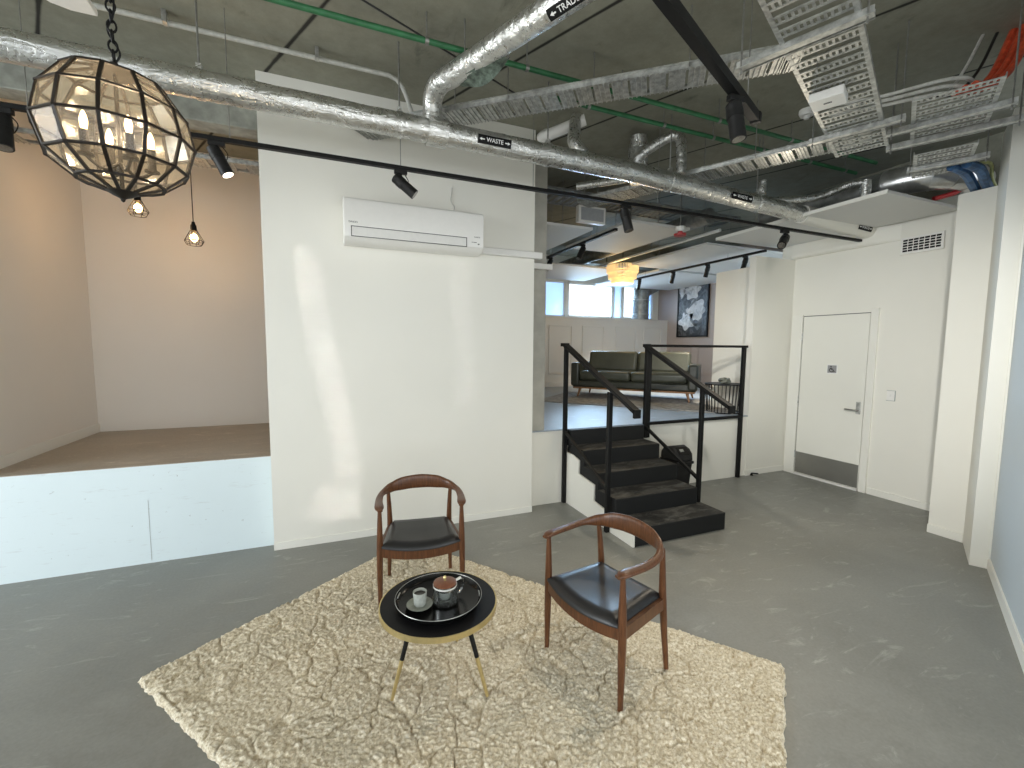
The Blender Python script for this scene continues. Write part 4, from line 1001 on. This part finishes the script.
# green and white pipes under the slab
def straight(name, label, a, b, r, mat, clips=(), bend=()):
    o = thing(name, label, 'pipe', tuple((V(a) + V(b)) / 2))
    part('pipe_body', MB().tube([a, b] + [V(p) for p in bend], r, 12), mat, o)
    for t in clips:
        p = V(a).lerp(V(b), t)
        part('clip', MB().tube([(p.x - .012, p.y, p.z), (p.x + .012, p.y, p.z)], r + .006, 10).tube([(p.x, p.y, p.z + r), (p.x, p.y, CZ)], .005, 6), 'rod', o)
    return o
straight('water_pipe', 'green water pipe under the slab nearer the picture top', (-4.6, 2.895, 3.6), (5.2, 2.895, 3.6), .018, 'green', (.36, .53, .60, .68, .78, .87, .95))
straight('water_pipe', 'second green water pipe behind the long cable tray', (1.55, 3.14, 3.6), (5.3, 3.14, 3.6), .018, 'green', (.1, .3, .45, .62, .8, .95))
cd = thing('conduit', 'pale grey conduit bending down from the slab to the branch pipe', 'conduit', (0, 3.53, 3.7))
part('conduit_run', MB().tube(lin((-4.6, 3.53, 3.715), (.44, 3.55, 3.715), 4) + smooth_path([(.50, 3.555, 3.70), (.55, 3.56, 3.64), (.60, 3.565, 3.52), (.66, 3.57, 3.36)], 5), .016, 12), 'conduit', cd)
for x in (-2.2, -.92, -.05): part('saddle_clip', MB().box((x - .012, 3.505, 3.70), (x + .012, 3.56, CZ)), 'galv', cd)
o = part('thin_wire', MB().tube([(.1, 2.80, 3.70), (1.6, 3.41, 3.66)], .006, 6), 'cable_k'); tag(o, 'thin black wire slanting under the slab past the branch pipe', 'wire')

# ------------------------------------------------------------------ cable trays
def tray(label, a, b, width, pitch, rung_w, style, rods=(), struts=(), lip=.024, mat='galv', group='galvanised cable trays'):
    a, b = V(a), V(b); d = (b - a); L = d.length; d.normalize(); s = V((-d.y, d.x, 0)).normalized(); z = V((0, 0, 1))
    r = thing('cable_tray', label, 'cable tray', tuple((a + b) / 2), 0, group)
    for sg in (-1, 1):
        m = MB(); e = s * (width / 2 * sg)
        m.bar(a + e + z * lip / 2, b + e + z * lip / 2, .004, lip); m.bar(a + e - s * sg * .01, b + e - s * sg * .01, .022, .004)
        if style == 'bolted':
            bo = MB(); n = int(L / .095)
            for i in range(n): 
                p = a + e + d * (.05 + i * .095) + z * (lip + .006); bo.sphere(p, .009, 8, 6)
            m.bar(a + e + s * sg * .010 + z * lip, b + e + s * sg * .010 + z * lip, .024, .004); m.add(bo.v, bo.f)
        part('side_rail', m, mat, r)
    m = MB(); n = int(L / pitch)
    for i in range(n + 1):
        c = a + d * min(L - rung_w / 2, rung_w / 2 + i * pitch)
        if style == 'bolted':
            m.bar(c - s * width / 2, c + s * width / 2, rung_w, .006)
            for q in (-.5, -.17, .17, .5): m.bar(c + d * rung_w * q - s * width / 2 - z * .005, c + d * rung_w * q + s * width / 2 - z * .005, .006, .010)
        else:
            for q in (-.42, .42): m.bar(c + d * rung_w * q - s * width / 2, c + d * rung_w * q + s * width / 2, rung_w * .22, .006)
            k = max(4, int(width / .026))
            for t in range(k):
                p = c + s * (width * ((t + .5) / k - .5)); m.bar(p - d * rung_w * .36, p + d * rung_w * .36, width / k * .45, .005)
    part('rungs', m, mat, r)
    for (p, q) in struts:
        p, q = V(p), V(q); part('strut', MB().bar(p, q, .041, .003).bar(p + z * .02, q + z * .02, .003, .041).bar(p + V((d.x, d.y, 0)) * .04 + z * .02, q + V((d.x, d.y, 0)) * .04 + z * .02, .003, .041), 'galv', r)
        for e in (p.lerp(q, .04), p.lerp(q, .96)): part('hanger', MB().tube([e + z * -.03, (e.x, e.y, CZ)], .005, 6), 'rod', r)
    for t, sg in rods:
        p = a + d * (L * t) + s * (width / 2 + .012) * sg; part('hanger', MB().tube([p + z * .0, (p.x, p.y, CZ)], .004, 6), 'rod', r)
    return r
# T1 : long bolted tray running from the white wall to upper right
t1 = tray('long bolted cable tray running from the white wall across the pipes', (.27, 3.92, 3.42), (2.62, 1.905, 3.42), .225, .118, .095, 'bolted', ((.25, 1), (.42, -1), (.6, 1), (.8, -1)))
t2 = tray('wide perforated cable ladder crossing the ceiling to the right of the thick track', (.93, .94, 3.2), (3.77, 2.205, 3.2), .315, .112, .062, 'slotted', (), (((2.02, 1.82, 3.165), (2.235, 1.295, 3.165)), ((3.22, 2.235, 3.165), (3.43, 1.76, 3.165))))
jb = thing('junction_box', 'white junction box clipped under the wide cable ladder', 'junction box', (2.73, 1.80, 3.18))
ang = atan2(1.265, 2.84); JM = Matrix.Translation((2.735, 1.80, 3.165)) @ Matrix.Rotation(ang, 4, 'Z')
part('box_body', MB().box((-.075, -.085, -.025), (.075, .085, .025), JM), 'white_plastic', jb, bevel=.006)
part('box_logo', MB().box((-.012, -.02, -.0265), (.002, .02, -.025), JM), 'line', jb)
t3 = tray('bolted cable tray passing behind the waste pipe towards the lounge', (3.83, 2.18, 3.31), (2.67, 4.42, 3.31), .27, .10, .07, 'bolted', ((.3, 1), (.5, -1), (.75, 1)))
t4 = tray('upper short perforated cable ladder in the right ceiling corner', (3.40, 1.50, 3.21), (4.13, 1.86, 3.21), .385, .095, .055, 'slotted', (), (((3.60, 1.95, 3.175), (3.84, 1.40, 3.175)), ((3.86, 2.09, 3.175), (4.15, 1.47, 3.175))))
t5 = tray('lower short perforated cable ladder in the right ceiling corner', (4.22, 1.90, 3.175), (4.76, 2.17, 3.175), .34, .095, .055, 'slotted', (), (((4.40, 2.22, 3.145), (4.60, 1.80, 3.145)),))
t6 = tray('cable tray at the back of the alcove behind the lit spotlight', (-2.25, 4.62, 3.255), (1.5, 4.62, 3.255), .22, .2, .10, 'bolted', ((.15, 1), (.5, 1), (.85, 1)))
t7 = tray('dark cable tray above the lounge ceiling boards by the column', (2.1, 4.92, 3.53), (5.4, 4.92, 3.53), .5, .10, .05, 'slotted', ((.1, 1), (.5, 1), (.9, 1)), mat='galv_dull')
t8 = tray('cable tray crossing above the gold lit ceiling board', (2.3, 5.30, 3.56), (2.95, 6.4, 3.56), .3, .1, .05, 'bolted', ((.2, 1), (.8, 1)), mat='galv_dull')

# cables and conduits in the right corner
def cable(label, pts, r, mat, name='cable', cat='cable', n=7):
    o = part(name, MB().tube(smooth_path(pts, n), r, 8), mat); tag(o, label, cat); return o
for i, dx in enumerate((0, .046, .092)):
    cable('orange conduit rising to the right ceiling corner, %s of the bundle' % ('leftmost', 'middle one', 'rightmost')[i], [(3.60, 1.60 - dx, 3.285), (3.76, 1.59 - dx, 3.31), (3.95, 1.57 - dx, 3.46), (4.14, 1.565 - dx, 3.765)], .021, 'orange', 'conduit', 'conduit')
cable('pale cable rising left of the orange conduits to the ceiling', [(3.52, 1.70, 3.275), (3.70, 1.68, 3.35), (3.86, 1.67, 3.53), (4.02, 1.665, 3.77)], .009, 'cable_w')
cable('thin black cable hugging the left side of the orange conduits', [(3.54, 1.655, 3.275), (3.72, 1.635, 3.33), (3.90, 1.62, 3.50), (4.08, 1.62, 3.77)], .009, 'cable_k')
for i, (dz, l) in enumerate(((0, 'pale cable lying along the upper corner ladder, lowest of three'), (.03, 'pale cable lying along the upper corner ladder, middle of three'), (.06, 'pale cable looping along the upper corner ladder, topmost of three'))):
    cable(l, [(3.15, 2.06, 3.275 + dz), (3.35, 1.86, 3.28 + dz), (3.55, 1.62 - dz, 3.28 + dz), (3.85, 1.58, 3.27 + dz)], .011, 'cable_w')
for i, (dx, l) in enumerate(((0, 'blue sheathed cable drop behind the pillar top, left one'), (.06, 'blue sheathed cable drop behind the pillar top, right one'))):
    cable(l, [(4.62 + dx * .5, 2.03 - dx * 1.3, 3.16), (4.80 + dx * .5, 2.02 - dx * 1.3, 3.14), (5.05, 2.07 - dx * 1.3, 3.10), (5.3, 2.14 - dx * 1.3, 3.095)], .035, 'bluebag')
cable('yellow green cable curling beside the blue cable drops', [(4.75, 1.93, 3.17), (4.95, 1.93, 3.2), (5.15, 1.99, 3.14), (5.3, 2.02, 3.1)], .012, plain('yellow_green_cable', (.45, .47, .2), .5))
ed = thing('round_duct', 'shiny round metal duct with segmented elbow over the pillar', 'duct', (5.3, 2.5, 3.3))
DP = lin((5.10, 4.05, 3.36), (5.12, 2.72, 3.32), 3)
part('duct_run', MB().tube(DP, .125, 24), 'galv_dull', ed)
EP = [V(p) for p in ((5.12, 2.74, 3.32), (5.13, 2.58, 3.315), (5.19, 2.43, 3.31), (5.30, 2.33, 3.305), (5.45, 2.28, 3.30), (5.62, 2.27, 3.26))]
part('duct_elbow', MB().tube(EP, .128, 24), 'spiral', ed, smooth=20)
for i in range(0, 5): 
    q = EP[i]; dd = (EP[i + 1] - EP[max(0, i - 1)]).normalized()
    part('duct_seam', MB().tube([q - dd * .007, q + dd * .007], .133, 24), 'spiral', ed)
sp = thing('smoke_alarm', 'round white smoke alarm on the slab beside the wide ladder', 'smoke alarm', (3.875, 2.726, CZ))
part('alarm_body', MB().lathe([(.001, 0), (.06, 0), (.062, -.025), (.05, -.05), (.001, -.055)], 24), 'white_plastic', sp, local=True)
part('alarm_dome', MB().lathe([(.001, -.054), (.028, -.054), (.02, -.075), (.001, -.08)], 16), 'white_dull', sp, local=True)
cp_ = thing('ceiling_plate', 'flat white plate hanging high above the glass globe', 'plate', (-1.05, 2.5, 3.25))
po = [(-1.20, 2.2), (-.93, 2.2), (-.955, 2.70), (-1.05, 2.70), (-1.11, 2.675), (-1.15, 2.62), (-1.18, 2.5)]
part('plate_body', MB().prism(po, 3.19, 3.215), 'white_dull', cp_, bevel=.004)
part('hanger', MB().tube([(-1.06, 2.4, 3.215), (-1.06, 2.4, CZ)], .006, 6), 'rod', cp_)
#SECTION_LIGHT
# ------------------------------------------------------------------ daylight, camera, colour
def area(name, loc, target, sx, sy, energy, col, spread=180):
    l = light(name, 'AREA', loc, energy, col); l.data.shape = 'RECTANGLE'; l.data.size = sx; l.data.size_y = sy; l.data.spread = rad(spread)
    dv = (V(target) - V(loc)); l.rotation_euler = dv.to_track_quat('-Z', 'Z').to_euler(); return l
p = G(u0 - .3, 4.4, 1.75)
area('street_daylight', p, p + G(1, 0, 0), 5.0, 3.3, 480, (.94, .98, 1.0))
p = G(-2.8, v0 - .3, 1.6)
area('front_daylight', p, p + G(0, 1, 0), 3.4, 2.8, 12, (1, 1, .98))
p = G(.75, v0 - .3, 1.6)
area('front_daylight', p, p + G(.35, 1, 0), 3.4, 2.8, 40, (1, 1, .97))
for (lx, ly), tg, e_, cn_ in (((1.25, .34), (5.8, 3.55, 1.0), 420, 50), ((1.25, 1.40), (4.75, 5.3, 1.5), 420, 36)):
    l = light('added_wash', 'SPOT', (lx, ly, 2.88), e_, (1, .98, .93), spot_size=rad(cn_), spot_blend=1, shadow_soft_size=.06)  # unseen lamps without fixtures, added to brighten the door wall and partition
    l.rotation_euler = (V(tg) - V((lx, ly, 2.88))).to_track_quat('-Z', 'Y').to_euler()
area('window_daylight', (5.7, 9.3, 2.82), (5.7, 7.0, 1.3), 1.2, .75, 190, (.52, .76, 1.0), 130)
area('window_daylight', (6.97, 9.3, 2.82), (6.97, 7.0, 1.3), .68, .75, 50, (.58, .79, 1.0), 130)
light('tiered_pendant_light', 'POINT', (4.75, 6.5, CZ - 1.06), 26, (1, .72, .36), shadow_soft_size=.18)
def glint(loc, tgt, w, h, roll, e, sp=1.2):
    l = area('sun_glint', loc, tgt, w, h, e, (1, .98, .93), sp)
    l.matrix_world = Matrix.Translation(V(loc)) @ (V(tgt) - V(loc)).to_track_quat('-Z', 'Y').to_matrix().to_4x4() @ Matrix.Rotation(rad(roll), 4, 'Z')
glint((-.71, -.84, 1.9), (-.05, 3.976, 1.52), .20, 1.95, 10, .20)
glint((-.2, -.6, 1.9), (1.13, 3.976, 1.72), .20, 1.45, 1, .09)
glint((-.71, -.84, 1.4), (-.02, 3.976, .335), .44, .26, 0, .08)
wd = bpy.data.worlds.new('sky'); S.world = wd; wd.use_nodes = True
bg = wd.node_tree.nodes['Background']; bg.inputs[0].default_value = (.86, .93, 1, 1); bg.inputs[1].default_value = 2.2

cam = bpy.data.cameras.new('camera'); co_ = bpy.data.objects.new('camera', cam); C.objects.link(co_)
f, yaw, pitch, roll = 436.542741, .389198218, .0857648443, .00740755745
fw = V((sin(yaw) * cos(pitch), cos(yaw) * cos(pitch), -sin(pitch))); rt = V((cos(yaw), -sin(yaw), 0)); up = rt.cross(fw)
r2 = rt * cos(roll) + up * sin(roll); u2 = up * cos(roll) - rt * sin(roll)
mt = Matrix((r2, u2, -fw)).transposed().to_4x4(); mt.translation = (0, 0, 1.7)
co_.matrix_world = mt; cam.sensor_fit = 'HORIZONTAL'; cam.sensor_width = 36; cam.lens = f / 1024 * 36; cam.clip_start = .05
S.camera = co_
vs = S.view_settings; vs.view_transform = 'Standard'; vs.look = 'None'; vs.gamma = 1; vs.use_curve_mapping = False; vs.exposure = 0
cy = S.cycles; cy.use_denoising = True; cy.max_bounces = 8; cy.diffuse_bounces = 4; cy.glossy_bounces = 4; cy.transparent_max_bounces = 24
cy.caustics_reflective = False; cy.caustics_refractive = False; cy.sample_clamp_indirect = 6; cy.sample_clamp_direct = 0
